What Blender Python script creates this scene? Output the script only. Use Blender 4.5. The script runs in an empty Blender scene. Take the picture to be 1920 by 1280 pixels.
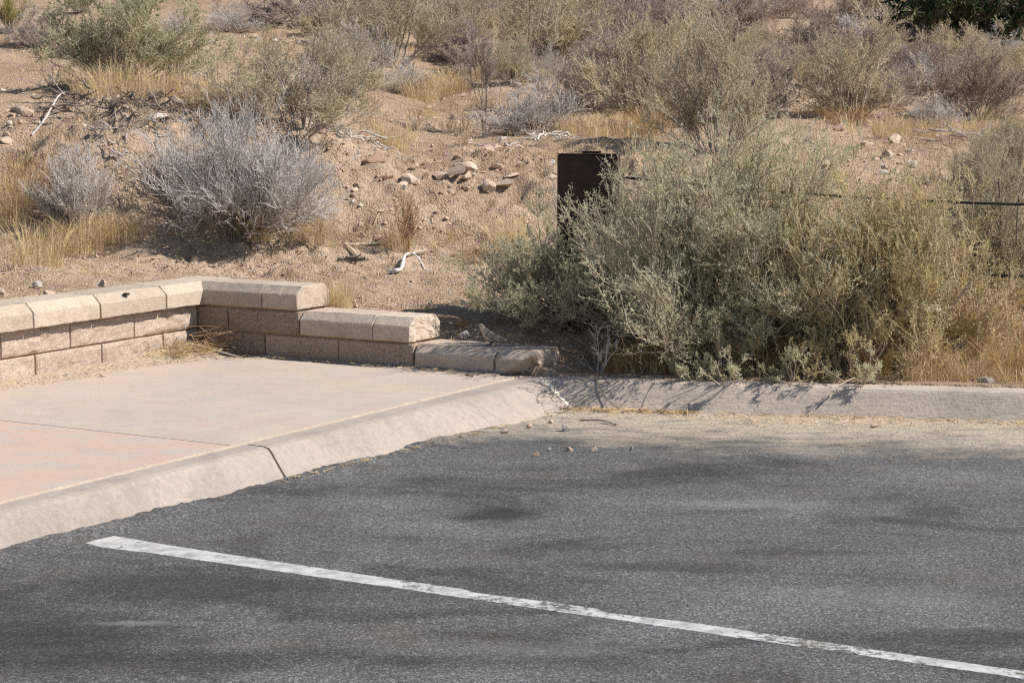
import bpy, bmesh, math
import numpy as np
from mathutils import Vector, Matrix

# ------------------------------------------------------------------ camera, sky, sun, exposure
SC = bpy.context.scene
COL = SC.collection
FPX, CAMH = 3520.0, 1.4
PITCH = math.atan((640 - 207) / FPX)
cam = bpy.data.cameras.new('Camera'); camo = bpy.data.objects.new('Camera', cam); COL.objects.link(camo)
cam.sensor_width = 36.0; cam.lens = FPX / 1920 * 36.0
cam.clip_start = 0.05; cam.clip_end = 2000
camo.location = (0, 0, CAMH); camo.rotation_euler = (math.pi / 2 - PITCH, 0, 0)
SC.camera = camo

SUN_AZ = math.radians(96.0)      # compass bearing of the sun, clockwise from +Y
SUN_EL = math.radians(45.0)
world = bpy.data.worlds.new('World'); SC.world = world; world.use_nodes = True
wn = world.node_tree.nodes; wl = world.node_tree.links
sky = wn.new('ShaderNodeTexSky'); sky.sky_type = 'NISHITA'; sky.sun_disc = False
sky.sun_elevation = SUN_EL; sky.sun_rotation = SUN_AZ
sky.altitude = 1200; sky.air_density = 1.0; sky.dust_density = 0.6
bg = wn['Background']; bg.inputs['Strength'].default_value = 0.072
wl.new(sky.outputs['Color'], bg.inputs['Color'])
sun = bpy.data.lights.new('Sun', 'SUN'); suno = bpy.data.objects.new('Sun', sun); COL.objects.link(suno)
sun.energy = 4.6; sun.angle = math.radians(0.5); sun.color = (1.0, 0.945, 0.87)
SDIR = Vector((math.sin(SUN_AZ) * math.cos(SUN_EL), math.cos(SUN_AZ) * math.cos(SUN_EL), math.sin(SUN_EL)))
suno.rotation_euler = SDIR.to_track_quat('Z', 'Y').to_euler()
suno.location = (20, 5, 20)
SC.view_settings.view_transform = 'Standard'; SC.view_settings.look = 'None'
SC.view_settings.exposure = 0.5; SC.view_settings.gamma = 1.0
SC.view_settings.use_curve_mapping = False
SC.cycles.use_denoising = False; SC.cycles.pixel_filter_type = 'BLACKMAN_HARRIS'; SC.cycles.filter_width = 1.25

# ------------------------------------------------------------------ numeric helpers
def rngf(s): return np.random.default_rng(s)

def _hash(ix, iy, iz, seed):
    h = (ix.astype(np.int64) * 374761393 + iy.astype(np.int64) * 668265263 + iz.astype(np.int64) * 2147483647 + seed * 1274126177) & 0xFFFFFFFF
    h = ((h ^ (h >> 13)) * 1274126177) & 0xFFFFFFFF
    h = h ^ (h >> 16)
    return (h & 0xFFFF) / 65535.0

def vnoise(x, y, z=None, seed=0):
    x = np.asarray(x, float); y = np.asarray(y, float)
    if z is None: z = np.zeros_like(x)
    ix, iy, iz = np.floor(x), np.floor(y), np.floor(z)
    fx, fy, fz = x - ix, y - iy, z - iz
    ux, uy, uz = [f * f * (3 - 2 * f) for f in (fx, fy, fz)]
    r = 0
    for dx in (0, 1):
        for dy in (0, 1):
            for dz in (0, 1):
                w = (ux if dx else 1 - ux) * (uy if dy else 1 - uy) * (uz if dz else 1 - uz)
                r = r + w * _hash(ix + dx, iy + dy, iz + dz, seed)
    return r * 2 - 1

def fbm(x, y, z=None, oct=4, seed=0, gain=.5):
    a, s, r = 1.0, 1.0, 0
    for o in range(oct):
        r = r + a * vnoise(x * s, y * s, None if z is None else z * s, seed + o * 17)
        a *= gain; s *= 2.03
    return r

def sst(a, b, x):
    t = np.clip((x - a) / (b - a), 0, 1); return t * t * (3 - 2 * t)

def nrm(v): return v / (np.linalg.norm(v, axis=-1, keepdims=True) + 1e-9)

def pray(u, v):
    x = (u - 960) / FPX; y = -(v - 640) / FPX
    c, s = math.cos(PITCH), math.sin(PITCH)
    return np.array([x, c + y * s, -s + y * c])
def gp(u, v, z=0.):
    d = pray(u, v); t = (z - CAMH) / d[2]; return np.array([0, 0, CAMH]) + t * d
def at(u, v, Y):
    d = pray(u, v); return np.array([0, 0, CAMH]) + d * (Y / d[1])

# wall frame: s runs along the stepped wall to the right, d away from the walk
A0 = gp(640, 679, .13)
_a = math.radians(-29.3)
D1 = np.array([math.cos(_a), math.sin(_a)]); D2 = np.array([-D1[1], D1[0]])
def W(s, d, z):
    return np.array([A0[0] + s * D1[0] + d * D2[0], A0[1] + s * D1[1] + d * D2[1], z])
def WA(s, d, z):
    s, d, z = np.broadcast_arrays(np.asarray(s, float), np.asarray(d, float), np.asarray(z, float))
    return np.stack([A0[0] + s * D1[0] + d * D2[0], A0[1] + s * D1[1] + d * D2[1], z], -1)
def SD(x, y):
    qx, qy = x - A0[0], y - A0[1]
    return qx * D1[0] + qy * D1[1], qx * D2[0] + qy * D2[1]
ZS = .13                                    # level of the walk
BC0 = np.array([1.36, -.04]); _b = math.radians(18.4)
BCD = np.array([math.cos(_b), math.sin(_b)]); BCN = np.array([-BCD[1], BCD[0]])     # the back kerb in the wall frame
def bcdist(s, d): return (s - BC0[0]) * BCN[0] + (d - BC0[1]) * BCN[1]

# ------------------------------------------------------------------ terrain
def behind(x, y):
    """distance behind the wall / kerb line (positive on the hillside)"""
    s, d = SD(x, y)
    l = -1.0 - s
    e = d - .12
    k = bcdist(s, d) - .26
    right = np.where(s < 1.2, e, k)
    right = np.minimum(right, np.maximum(e, k))
    return np.maximum(l, right)

def ground_base(x, y):
    s, d = SD(x, y)
    b = behind(x, y)
    bankh = .5 + .36 * sst(-.6, -2.2, x) - .05 * sst(.5, 2.5, x)
    wob = .35 * fbm(x * .7, y * .7, oct=3, seed=3)
    yy = y + wob
    slope = .46 + .05 * np.clip(yy - 10, -1, 99) + bankh * sst(10.9, 12.7, yy)
    slope = slope + .10 * np.clip(yy - 16, 0, 1e9) + .03 * np.clip(yy - 13, 0, 3) + .10 * np.clip(yy - 60, 0, 1e9)
    low = np.interp(s, [-1.0, -.42, -.31, .27, .385, 1.0, 1.2], [.475, .455, .345, .335, .225, .215, .135])
    soft = np.interp(s, [-1.0, -.6, 1.0, 1.25], [.475, .45, .22, .135]); wS = sst(.27, .50, d) * (s < 1.2)
    low = low * (1 - wS) + soft * wS
    low = np.where(s < -1.0, .475, low)
    m = sst(.22, 1.5, b)
    z = low * (1 - m) + np.maximum(slope, low) * m
    return z, b

def ground_z(x, y, detail=True):
    x = np.asarray(x, float); y = np.asarray(y, float)
    z, b = ground_base(x, y)
    if detail:
        am = sst(.16, .6, b)
        z = z + am * (.05 * fbm(x * 1.3, y * 1.3, oct=3, seed=11)
                      + .022 * fbm(x * 6, y * 6, oct=3, seed=12))
        clod = fbm(x * 22, y * 22, oct=2, seed=13)
        bank = sst(10.3, 11.2, y) * (1 - sst(12.6, 14.0, y))
        z = z + am * (.004 + .022 * bank * sst(-.25, .35, fbm(x * 1.2, y * 1.2, oct=2, seed=23))) * clod + am * .03 * bank * np.maximum(0, fbm(x * 9, y * 9, oct=2, seed=19))
    return z

def hit(u, v):
    """world point where the sight line through a photo pixel meets the hillside"""
    d = pray(u, v)
    t = np.arange(8.6, 70, .02)
    P = np.array([0, 0, CAMH]) + t[:, None] * d
    z, b = ground_base(P[:, 0], P[:, 1])
    ok = (P[:, 2] < z) & (b > 0)
    i = int(np.argmax(ok)) if ok.any() else len(t) - 1
    p = P[i].copy(); p[2] = float(ground_z(p[0:1], p[1:2])[0])
    return p

# ------------------------------------------------------------------ mesh helpers
def mk(name, V, Q=None, T=None, mat=None, parent=None, smooth=False, loc=None):
    V = np.asarray(V, np.float32).reshape(-1, 3)
    me = bpy.data.meshes.new(name)
    q = np.zeros((0, 4), np.int32) if Q is None else np.asarray(Q, np.int32).reshape(-1, 4)
    t = np.zeros((0, 3), np.int32) if T is None else np.asarray(T, np.int32).reshape(-1, 3)
    me.vertices.add(len(V)); me.vertices.foreach_set('co', V.ravel())
    me.loops.add(q.size + t.size)
    me.loops.foreach_set('vertex_index', np.concatenate([q.ravel(), t.ravel()]))
    me.polygons.add(len(q) + len(t))
    st = np.concatenate([np.arange(len(q)) * 4, q.size + np.arange(len(t)) * 3]).astype(np.int32)
    me.polygons.foreach_set('loop_start', st)
    me.polygons.foreach_set('use_smooth', np.full(len(q) + len(t), smooth))
    me.update(calc_edges=True); me.validate()
    if mat: me.materials.append(mat)
    o = bpy.data.objects.new(name, me); COL.objects.link(o)
    if parent is not None: o.parent = parent
    if loc is not None: o.location = loc
    return o

def empty(name, loc=(0, 0, 0), rz=0.):
    o = bpy.data.objects.new(name, None); COL.objects.link(o)
    o.location = [float(c) for c in loc]; o.rotation_euler = (0, 0, rz); o.empty_display_size = .1
    return o

def tag(o, label=None, cat=None, group=None, kind=None):
    if label: o['label'] = label
    if cat: o['category'] = cat
    if group: o['group'] = group
    if kind: o['kind'] = kind
    return o

def copy_tree(o, parent=None):
    c = o.copy(); COL.objects.link(c)
    if parent is not None: c.parent = parent
    for ch in [k for k in o.children]: copy_tree(ch, c)
    return c

def tubes(P, R, sides=3):
    """P (N,K,3) paths, R (N,K) radii -> verts, quads"""
    N, K, _ = P.shape
    T = np.gradient(P, axis=1); T = nrm(T)
    ref = np.where(np.abs(T[..., 2:3]) > .9, np.array([1., 0, 0]), np.array([0, 0, 1.]))
    a = nrm(np.cross(T, ref)); b = np.cross(T, a)
    ang = np.arange(sides) * 2 * np.pi / sides
    ring = (a[:, :, None, :] * np.cos(ang)[None, None, :, None] + b[:, :, None, :] * np.sin(ang)[None, None, :, None])
    V = P[:, :, None, :] + ring * R[:, :, None, None]
    idx = np.arange(N * K * sides).reshape(N, K, sides)
    i0 = idx[:, :-1, :]; i1 = idx[:, 1:, :]
    Q = np.stack([i0, np.roll(i0, -1, 2), np.roll(i1, -1, 2), i1], -1).reshape(-1, 4)
    return V.reshape(-1, 3), Q

def blades(P, Wd, side):
    """flat tapering blades; P (N,K,3), Wd (N,K), side (N,3)"""
    N, K, _ = P.shape
    V = np.stack([P - side[:, None, :] * Wd[..., None], P + side[:, None, :] * Wd[..., None]], 2)
    idx = np.arange(N * K * 2).reshape(N, K, 2)
    Q = np.stack([idx[:, :-1, 0], idx[:, :-1, 1], idx[:, 1:, 1], idx[:, 1:, 0]], -1).reshape(-1, 4)
    return V.reshape(-1, 3), Q

def join(parts):
    Vs, Qs, n = [], [], 0
    for V, Q in parts:
        Vs.append(V); Qs.append(Q + n); n += len(V)
    return np.concatenate(Vs), np.concatenate(Qs)

# ------------------------------------------------------------------ materials
def _set(n, k, v):
    if k in n.inputs: n.inputs[k].default_value = v

class NT:
    def __init__(s, name):
        s.m = bpy.data.materials.new(name); s.m.use_nodes = True
        s.n = s.m.node_tree.nodes; s.l = s.m.node_tree.links
        s.p = s.n['Principled BSDF']; s.out = s.n['Material Output']
        s.tc = s.n.new('ShaderNodeTexCoord'); s.co = s.tc.outputs['Object']
    def link(s, a, b): s.l.new(a, b)
    def mapping(s, scale=(1, 1, 1), rot=(0, 0, 0), loc=(0, 0, 0)):
        m = s.n.new('ShaderNodeMapping'); m.inputs['Scale'].default_value = scale
        m.inputs['Rotation'].default_value = rot; m.inputs['Location'].default_value = loc
        s.link(s.co, m.inputs['Vector']); return m.outputs['Vector']
    def noise(s, scale, detail=4, rough=.6, vec=None, dist=0.):
        t = s.n.new('ShaderNodeTexNoise'); t.inputs['Scale'].default_value = scale
        t.inputs['Detail'].default_value = detail; t.inputs['Roughness'].default_value = rough
        t.inputs['Distortion'].default_value = dist
        s.link(vec if vec is not None else s.co, t.inputs['Vector']); return t.outputs['Fac']
    def voro(s, scale, vec=None, out='Distance', rnd=1.0):
        t = s.n.new('ShaderNodeTexVoronoi'); t.inputs['Scale'].default_value = scale
        t.inputs['Randomness'].default_value = rnd
        s.link(vec if vec is not None else s.co, t.inputs['Vector']); return t.outputs[out]
    def ramp(s, fac, stops, interp='LINEAR'):
        r = s.n.new('ShaderNodeValToRGB'); r.color_ramp.interpolation = interp
        e = r.color_ramp.elements
        while len(e) < len(stops): e.new(.5)
        for i, (p, c) in enumerate(stops):
            e[i].position = p; e[i].color = (c[0], c[1], c[2], 1) if not np.isscalar(c) else (c, c, c, 1)
        s.link(fac, r.inputs['Fac']); return r.outputs['Color']
    def mix(s, fac, a, b, mode='MIX'):
        m = s.n.new('ShaderNodeMix'); m.data_type = 'RGBA'; m.blend_type = mode
        for sock, v in ((m.inputs[0], fac), (m.inputs[6], a), (m.inputs[7], b)):
            if hasattr(v, 'is_linked'): s.link(v, sock)
            elif np.isscalar(v): sock.default_value = v if sock == m.inputs[0] else (v, v, v, 1)
            else: sock.default_value = (v[0], v[1], v[2], 1)
        return m.outputs[2]
    def math(s, op, a, b=0., c=None):
        m = s.n.new('ShaderNodeMath'); m.operation = op
        for i, v in enumerate((a, b) if c is None else (a, b, c)):
            if hasattr(v, 'is_linked'): s.link(v, m.inputs[i])
            else: m.inputs[i].default_value = v
        return m.outputs[0]
    def island(s):
        g = s.n.new('ShaderNodeNewGeometry'); return g.outputs['Random Per Island']
    def objrand(s):
        g = s.n.new('ShaderNodeObjectInfo'); return g.outputs['Random']
    def sep(s, vec=None):
        x = s.n.new('ShaderNodeSeparateXYZ'); s.link(vec if vec is not None else s.co, x.inputs[0]); return x.outputs
    def color(s, c): s.link(c, s.p.inputs['Base Color'])
    def rough(s, v): s.p.inputs['Roughness'].default_value = v; _set(s.p, 'Specular IOR Level', .25); return s
    def bump(s, h, strength=.5, dist=.01):
        b = s.n.new('ShaderNodeBump'); b.inputs['Strength'].default_value = strength; b.inputs['Distance'].default_value = dist
        s.link(h, b.inputs['Height'])
        prev = s.p.inputs['Normal'].links
        if prev: s.link(prev[0].from_socket, b.inputs['Normal'])
        s.link(b.outputs['Normal'], s.p.inputs['Normal'])

def leafmat(name, cols, trans=.25, rough=.75):
    """foliage or twig colour that varies from piece to piece"""
    m = NT(name).rough(rough)
    n = len(cols)
    c = m.ramp(m.island(), [((i + .5) / n, k) for i, k in enumerate(cols)])
    big = m.noise(2.2, 2)
    c = m.mix(.55, c, m.ramp(big, [(.3, [k * .72 for k in cols[0]]), (.7, [min(1, k * 1.2) for k in cols[-1]])]))
    m.color(c)
    if trans > 0:
        t = m.n.new('ShaderNodeBsdfTranslucent'); m.link(c, t.inputs['Color'])
        mx = m.n.new('ShaderNodeMixShader'); mx.inputs[0].default_value = trans
        m.link(m.p.outputs[0], mx.inputs[1]); m.link(t.outputs[0], mx.inputs[2]); m.link(mx.outputs[0], m.out.inputs['Surface'])
    return m.m

MT = {}
def build_materials():
    # --- asphalt: grey aggregate, worn pale patches, tyre and oil stains, dust by the back kerb
    m = NT('asphalt').rough(.82)
    sp = m.voro(210, out='Color'); spv = m.sep(sp)[0]
    grain = m.ramp(spv, [(0, .023), (.45, .073), (.8, .138), (1, .40)])
    fine = m.noise(75, 3, .75)
    g2 = m.sep(m.voro(95, out='Color'))[0]
    grain = m.mix(.22, grain, m.ramp(g2, [(0, .022), (.6, .07), (.86, .13), (1, .40)]))
    c = m.mix(.36, grain, m.ramp(fine, [(.32, .030), (.5, .102), (.68, .23)]))
    vv = m.mapping((.75, 1.5, 1), (0, 0, math.radians(12)))
    patch = m.noise(1.25, 5, .62, vv, .8)
    c = m.mix(1.0, c, m.ramp(patch, [(.36, .58), (.43, .76), (.465, .96), (.55, 1.06), (.60, 1.2), (.68, 1.36)]), 'MULTIPLY')
    vv2 = m.mapping((.9, 1.5, 1), (0, 0, math.radians(-24)))
    streak = m.noise(1.7, 4, .6, vv2, .35)
    c = m.mix(1.0, c, m.ramp(streak, [(.37, .80), (.41, .88), (.425, 1.0), (.60, 1.03), (.625, 1.12), (.7, 1.15)]), 'MULTIPLY')
    brown = m.noise(2.1, 3, .6, m.mapping((1, 1.6, 1), loc=(3, 1, 0)))
    c = m.mix(m.ramp(brown, [(.52, 0.), (.72, .32)]), c, (.11, .083, .06))
    # a dark oil spot with a rusty rim
    for (u, v, rx, ry, k) in ((935, 963, .17, .13, .7), (872, 971, .085, .07, .45), (1755, 958, .16, .14, .45), (780, 1105, .6, .2, .28), (330, 1100, .55, .28, .6), (80, 1210, .5, .3, .6), (1250, 1062, .5, .08, .4), (1480, 1035, .35, .06, .35), (1750, 1195, .6, .12, .45), (1000, 1240, .5, .12, .3)):
        q = gp(u, v)
        mp = m.n.new('ShaderNodeMapping'); mp.vector_type = 'POINT'
        mp.inputs['Location'].default_value = (-q[0] / rx, -q[1] / ry, 0); mp.inputs['Scale'].default_value = (1 / rx, 1 / ry, 0)
        m.link(m.co, mp.inputs['Vector'])
        ln = m.n.new('ShaderNodeVectorMath'); ln.operation = 'LENGTH'; m.link(mp.outputs[0], ln.inputs[0])
        wob = m.math('ADD', ln.outputs['Value'], m.math('MULTIPLY_ADD', m.noise(9, 4, .7), 1.1, -.55))
        c = m.mix(m.ramp(wob, [(.45, k), (1., 0.)]), c, (.024, .023, .022))
    for (u, v, rx, ry, k) in ((255, 1168, .22, .045, .38), (1010, 1215, .5, .14, .15), (1400, 945, .55, .12, .28), (1690, 1120, .5, .2, .22)):
        q = gp(u, v)
        mp = m.n.new('ShaderNodeMapping'); mp.vector_type = 'POINT'
        mp.inputs['Location'].default_value = (-q[0] / rx, -q[1] / ry, 0); mp.inputs['Scale'].default_value = (1 / rx, 1 / ry, 0)
        m.link(m.co, mp.inputs['Vector'])
        ln = m.n.new('ShaderNodeVectorMath'); ln.operation = 'LENGTH'; m.link(mp.outputs[0], ln.inputs[0])
        wob = m.math('ADD', ln.outputs['Value'], m.math('MULTIPLY_ADD', m.noise(14, 5, .8), 2.0, -.9))
        c = m.mix(m.ramp(wob, [(.35, k), (.9, 0.)]), c, (.30, .30, .30))
    # windblown dust lying near the back kerb
    dv = m.n.new('ShaderNodeVectorMath'); dv.operation = 'DOT_PRODUCT'
    n2 = BCN[0] * D1 + BCN[1] * D2
    o2 = W(BC0[0], BC0[1], 0)
    sub = m.n.new('ShaderNodeVectorMath'); sub.operation = 'SUBTRACT'; sub.inputs[1].default_value = (o2[0], o2[1], 0)
    m.link(m.co, sub.inputs[0]); m.link(sub.outputs[0], dv.inputs[0]); dv.inputs[1].default_value = (-n2[0], -n2[1], 0)
    dist = m.math('ADD', dv.outputs['Value'], m.math('MULTIPLY_ADD', m.noise(2.2, 6, .72), 1.5, -.75))
    dust = m.ramp(dist, [(.0, 1.), (.45, .85), (.8, .35), (1., 0.)])
    dust = m.math('MULTIPLY', dust, m.ramp(m.noise(60, 3, .7), [(.34, .3), (.52, 1.)]))
    dust = m.math('MULTIPLY', dust, m.ramp(m.noise(5, 5, .7, m.mapping((1, 2.5, 1))), [(.36, .35), (.52, 1.)]))
    c = m.mix(dust, c, (.54, .45, .345))
    m.color(c)
    m.bump(m.math('MULTIPLY_ADD', spv, .5, fine), .9, .006)
    MT['asphalt'] = m.m
    # --- road paint, worn
    m = NT('line_paint').rough(.7)
    n = m.noise(40, 5, .75); n2_ = m.noise(3.0, 4, .7)
    wear = m.math('ADD', m.math('MULTIPLY', n, .65), m.math('MULTIPLY', n2_, .5))
    wear = m.math('ADD', wear, m.math('MULTIPLY', m.sep()[0], .03))
    m.color(m.mix(m.ramp(wear, [(.60, 0.), (.68, 1.)]), m.mix(m.ramp(m.noise(14, 4), [(.4, 0.), (.7, 1.)]), (.52, .52, .51), (.30, .295, .28)), (.11, .105, .095)))
    m.bump(m.noise(110, 3, .7), .5, .003)
    MT['paint'] = m.m
    # --- broomed concrete of the kerb
    def concrete(name, c1, c2, c3, broom, rot, spot=.5, bumpd=.004):
        m = NT(name).rough(.88)
        a = m.noise(3.2, 5, .65); b = m.noise(45, 4, .7)
        c = m.mix(m.ramp(a, [(.35, 0.), (.65, 1.)]), c1, c2)
        st = m.noise(5, 4, .6, m.mapping((.35, 6, 3), (0, 0, rot)))
        c = m.mix(m.ramp(st, [(.5, 0.), (.7, spot)]), c, c3)
        c = m.mix(m.ramp(m.noise(1.7, 6, .72, None, .8), [(.50, 0.), (.70, .55)]), c, [k * .82 for k in c3])
        c = m.mix(m.ramp(m.noise(11, 5, .75, m.mapping((.4, 1, 1), (0, 0, rot))), [(.60, 0.), (.72, .6)]), c, [min(1, k * 1.22) for k in c1])
        c = m.mix(1., c, m.ramp(b, [(.3, .86), (.7, 1.1)]), 'MULTIPLY')
        pit = m.voro(95); c = m.mix(m.ramp(pit, [(.06, .55), (.16, 0.)]), c, [k * .45 for k in c3])
        m.color(c)
        br = m.noise(60, 3, .6, m.mapping((.05, 1, 1) if broom else (1, 1, 1), (0, 0, rot)))
        m.bump(m.math('ADD', br, m.math('MULTIPLY', b, .8)), .7, bumpd)
        return m
    ang1 = -math.atan2(D2[1], D2[0]); bdir = BCD[0] * D1 + BCD[1] * D2
    MT['kerb'] = concrete('kerb_concrete', (.40, .335, .288), (.355, .30, .26), (.27, .243, .22), True, ang1).m
    MT['kerb_back'] = concrete('kerb_concrete_weathered', (.50, .42, .36), (.445, .375, .32), (.35, .30, .26), True, -math.atan2(bdir[1], bdir[0]), .5, .007).m
    MT['mortar_white'] = concrete('pale_patch_mortar', (.62, .57, .48), (.55, .50, .42), (.45, .40, .33), False, 0).m
    # --- stained slab concrete
    m = NT('stained_slab').rough(.7)
    vs = m.mapping((1, 2.4, 1), (0, 0, .25))
    a = m.noise(1.5, 5, .62, vs, .7); b = m.noise(3.6, 6, .68, vs, .6); g = m.noise(55, 4, .7)
    c = m.ramp(a, [(.30, (.44, .385, .34)), (.42, (.50, .405, .335)), (.52, (.52, .385, .305)), (.60, (.50, .42, .355)), (.74, (.42, .38, .35))])
    c = m.mix(m.ramp(b, [(.5, 0.), (.68, .55)]), c, (.41, .375, .345))
    c = m.mix(m.ramp(m.noise(4.2, 5, .7, vs, 1.2), [(.5, 0.), (.68, .5)]), c, (.53, .35, .265))
    c = m.mix(1., c, m.ramp(g, [(.3, .9), (.7, 1.07)]), 'MULTIPLY'); m.color(c); m.bump(g, .35, .003)
    MT['slab_red'] = m.m
    m = NT('buff_slab').rough(.7)
    a = m.noise(1.8, 5, .6, vs if False else None, .6); b = m.noise(6, 5, .62, m.mapping((1, 2.6, 1), (0, 0, .3)), .5); g = m.noise(55, 4, .7)
    c = m.ramp(a, [(.30, (.43, .362, .315)), (.45, (.49, .405, .345)), (.58, (.51, .425, .345)), (.72, (.485, .382, .325))])
    c = m.mix(m.ramp(b, [(.47, 0.), (.66, .7)]), c, (.42, .365, .325))
    c = m.mix(m.ramp(m.noise(2.6, 5, .7, m.mapping((1, 2, 1), loc=(5, 2, 0)), 1.0), [(.50, 0.), (.68, .6)]), c, (.50, .37, .295))
    c = m.mix(m.ramp(m.noise(1.4, 4, .7, m.mapping((1, 2.2, 1), loc=(1, 7, 0)), 1.0), [(.54, 0.), (.70, .4)]), c, (.49, .41, .265))
    c = m.mix(1., c, m.ramp(g, [(.3, .9), (.7, 1.07)]), 'MULTIPLY'); m.color(c); m.bump(g, .35, .003)
    MT['slab_buff'] = m.m
    # --- masonry
    def block(name, c1, c2, speck, pit, rough_b):
        m = NT(name).rough(.92)
        a = m.noise(5, 4, .6); f = m.noise(120, 3, .75); r = m.objrand()
        c = m.mix(m.ramp(a, [(.3, 0.), (.7, 1.)]), c1, c2)
        c = m.mix(1., c, m.ramp(r, [(0, .80), (1, 1.12)]), 'MULTIPLY')
        c = m.mix(m.ramp(m.noise(9, 5, .7, m.mapping((1, 1, .6), loc=(2, 5, 3))), [(.54, 0.), (.70, .5)]), c, [k * .62 for k in c2])
        c = m.mix(1., c, m.ramp(f, [(.32, .72), (.5, 1.), (.7, 1.16)]), 'MULTIPLY')
        v = m.voro(75); vm = m.noise(5, 3, .6, m.mapping(loc=(4, 2, 1)))
        h = m.math('MULTIPLY', f, 1.)
        if pit:
            pm = m.math('MULTIPLY', m.ramp(v, [(.17, 1.), (.27, 0.)]), m.ramp(vm, [(.44, 0.), (.55, 1.)]))
            c = m.mix(m.math('MULTIPLY', pm, .85), c, (.05, .04, .035))  # near-black colour paints the shade inside the small holes
            h = m.math('SUBTRACT', h, m.math('MULTIPLY', pm, 2.))
        sk = m.voro(130, out='Color'); c = m.mix(m.ramp(m.sep(sk)[0], [(.72, 0.), (.85, speck)]), c, (.62, .55, .49))
        c = m.mix(m.ramp(m.sep(sk)[1], [(.8, 0.), (.9, speck)]), c, (.2, .15, .12))
        m.color(c); m.bump(h, rough_b, .0028)
        return m.m
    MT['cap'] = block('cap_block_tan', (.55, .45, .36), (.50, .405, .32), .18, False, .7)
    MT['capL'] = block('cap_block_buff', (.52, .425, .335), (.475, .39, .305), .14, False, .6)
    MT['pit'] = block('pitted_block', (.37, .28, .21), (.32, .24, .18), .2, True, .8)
    MT['split'] = block('split_face_block', (.45, .35, .275), (.40, .315, .245), .35, False, 1.)
    MT['mortar'] = block('mortar_joint', (.33, .225, .14), (.27, .185, .115), .05, False, .7)
    MT['broken'] = block('broken_block_face', (.47, .39, .32), (.36, .3, .25), .5, False, 1.)
    # --- soil
    m = NT('desert_soil').rough(.95)
    big = m.noise(.55, 5, .6); mid = m.noise(4.5, 5, .65); f = m.noise(38, 5, .75); gr = m.voro(85, out='Color')
    c = m.ramp(big, [(.36, (.32, .220, .138)), (.48, (.385, .275, .182)), (.6, (.465, .35, .252))])
    c = m.mix(m.ramp(mid, [(.42, 0.), (.68, .6)]), c, (.51, .365, .265))
    c = m.mix(m.ramp(mid, [(.32, .6), (.46, 0.)]), c, (.28, .19, .115))
    c = m.mix(1., c, m.ramp(f, [(.3, .68), (.5, 1.), (.72, 1.22)]), 'MULTIPLY')
    c = m.mix(m.ramp(m.sep(gr)[0], [(.8, 0.), (.9, .6)]), c, (.58, .45, .345))
    c = m.mix(m.ramp(m.sep(gr)[1], [(.86, 0.), (.93, .5)]), c, (.20, .135, .08))
    m.color(c); m.bump(m.math('MULTIPLY_ADD', m.voro(85), -.6, f), .9, .02)
    MT['soil'] = m.m
    m = NT('sand_drift').rough(.95)
    f = m.noise(60, 4, .75); gr = m.voro(130, out='Color')
    c = m.ramp(f, [(.3, (.33, .255, .175)), (.7, (.50, .395, .285))])
    c = m.mix(m.ramp(m.sep(gr)[0], [(.78, 0.), (.9, .7)]), c, (.58, .48, .39)); c = m.mix(m.ramp(m.sep(gr)[1], [(.80, 0.), (.9, .75)]), c, (.11, .10, .09))
    m.color(c); m.bump(f, .8, .008); MT['sand'] = m.m
    # --- stones
    def stone(name, c1, c2, c3):
        m = NT(name).rough(.9)
        a = m.noise(9, 4, .6); f = m.noise(70, 4, .7); r = m.objrand()
        c = m.mix(m.ramp(a, [(.35, 0.), (.65, 1.)]), c1, c2)
        c = m.mix(m.ramp(f, [(.55, 0.), (.72, .6)]), c, c3)
        c = m.mix(1., c, m.ramp(r, [(0, .82), (1, 1.12)]), 'MULTIPLY')
        m.color(c); m.bump(f, .7, .01); return m.m
    MT['rock'] = stone('pink_granite', (.66, .495, .375), (.72, .56, .435), (.54, .39, .285))
    MT['rock_red'] = stone('rust_stone', (.52, .335, .22), (.58, .395, .27), (.40, .255, .165))
    MT['rock_grey'] = stone('grey_stone', (.45, .395, .35), (.54, .48, .43), (.33, .285, .25))
    MT['rock_white'] = stone('bleached_stone', (.74, .66, .57), (.79, .72, .64), (.62, .53, .45))
    m = NT('pebbles').rough(.9); r = m.island()
    m.color(m.ramp(r, [(0, (.33, .22, .14)), (.3, (.46, .33, .23)), (.65, (.56, .41, .30)), (.88, (.62, .50, .40)), (1, (.34, .28, .23))])); MT['pebble'] = m.m
    m = NT('sand_grain').rough(.95); m.color(m.ramp(m.island(), [(0, (.42, .34, .245)), (.6, (.58, .485, .37)), (1, (.68, .59, .48))])); MT['sandgrain'] = m.m
    # --- plants
    MT['salt'] = leafmat('saltbush_leaf', [(.46, .44, .28), (.57, .55, .365), (.65, .63, .44), (.72, .70, .51)], .45)
    MT['saltY'] = leafmat('saltbush_leaf_olive', [(.48, .40, .19), (.58, .495, .265), (.65, .575, .345), (.71, .64, .42)], .42)
    MT['saltD'] = leafmat('saltbush_leaf_dull', [(.36, .31, .19), (.45, .39, .25), (.53, .46, .31)], .32)
    MT['greenleaf'] = leafmat('grey_green_leaf', [(.37, .37, .23), (.46, .455, .30), (.54, .53, .37)], .33)
    MT['twigmid'] = leafmat('twig_mid', [(.27, .215, .17), (.37, .305, .25), (.47, .40, .335)], 0, .85)
    MT['twigstraw'] = leafmat('twig_straw', [(.46, .36, .235), (.57, .46, .315), (.65, .545, .39)], 0, .85)
    MT['oliveleaf'] = leafmat('olive_leaf', [(.46, .40, .27), (.56, .495, .345), (.64, .575, .415)], .36)
    MT['tanleaf'] = leafmat('dry_tan_leaf', [(.54, .44, .305), (.64, .53, .375), (.71, .605, .44)], .36)
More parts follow.
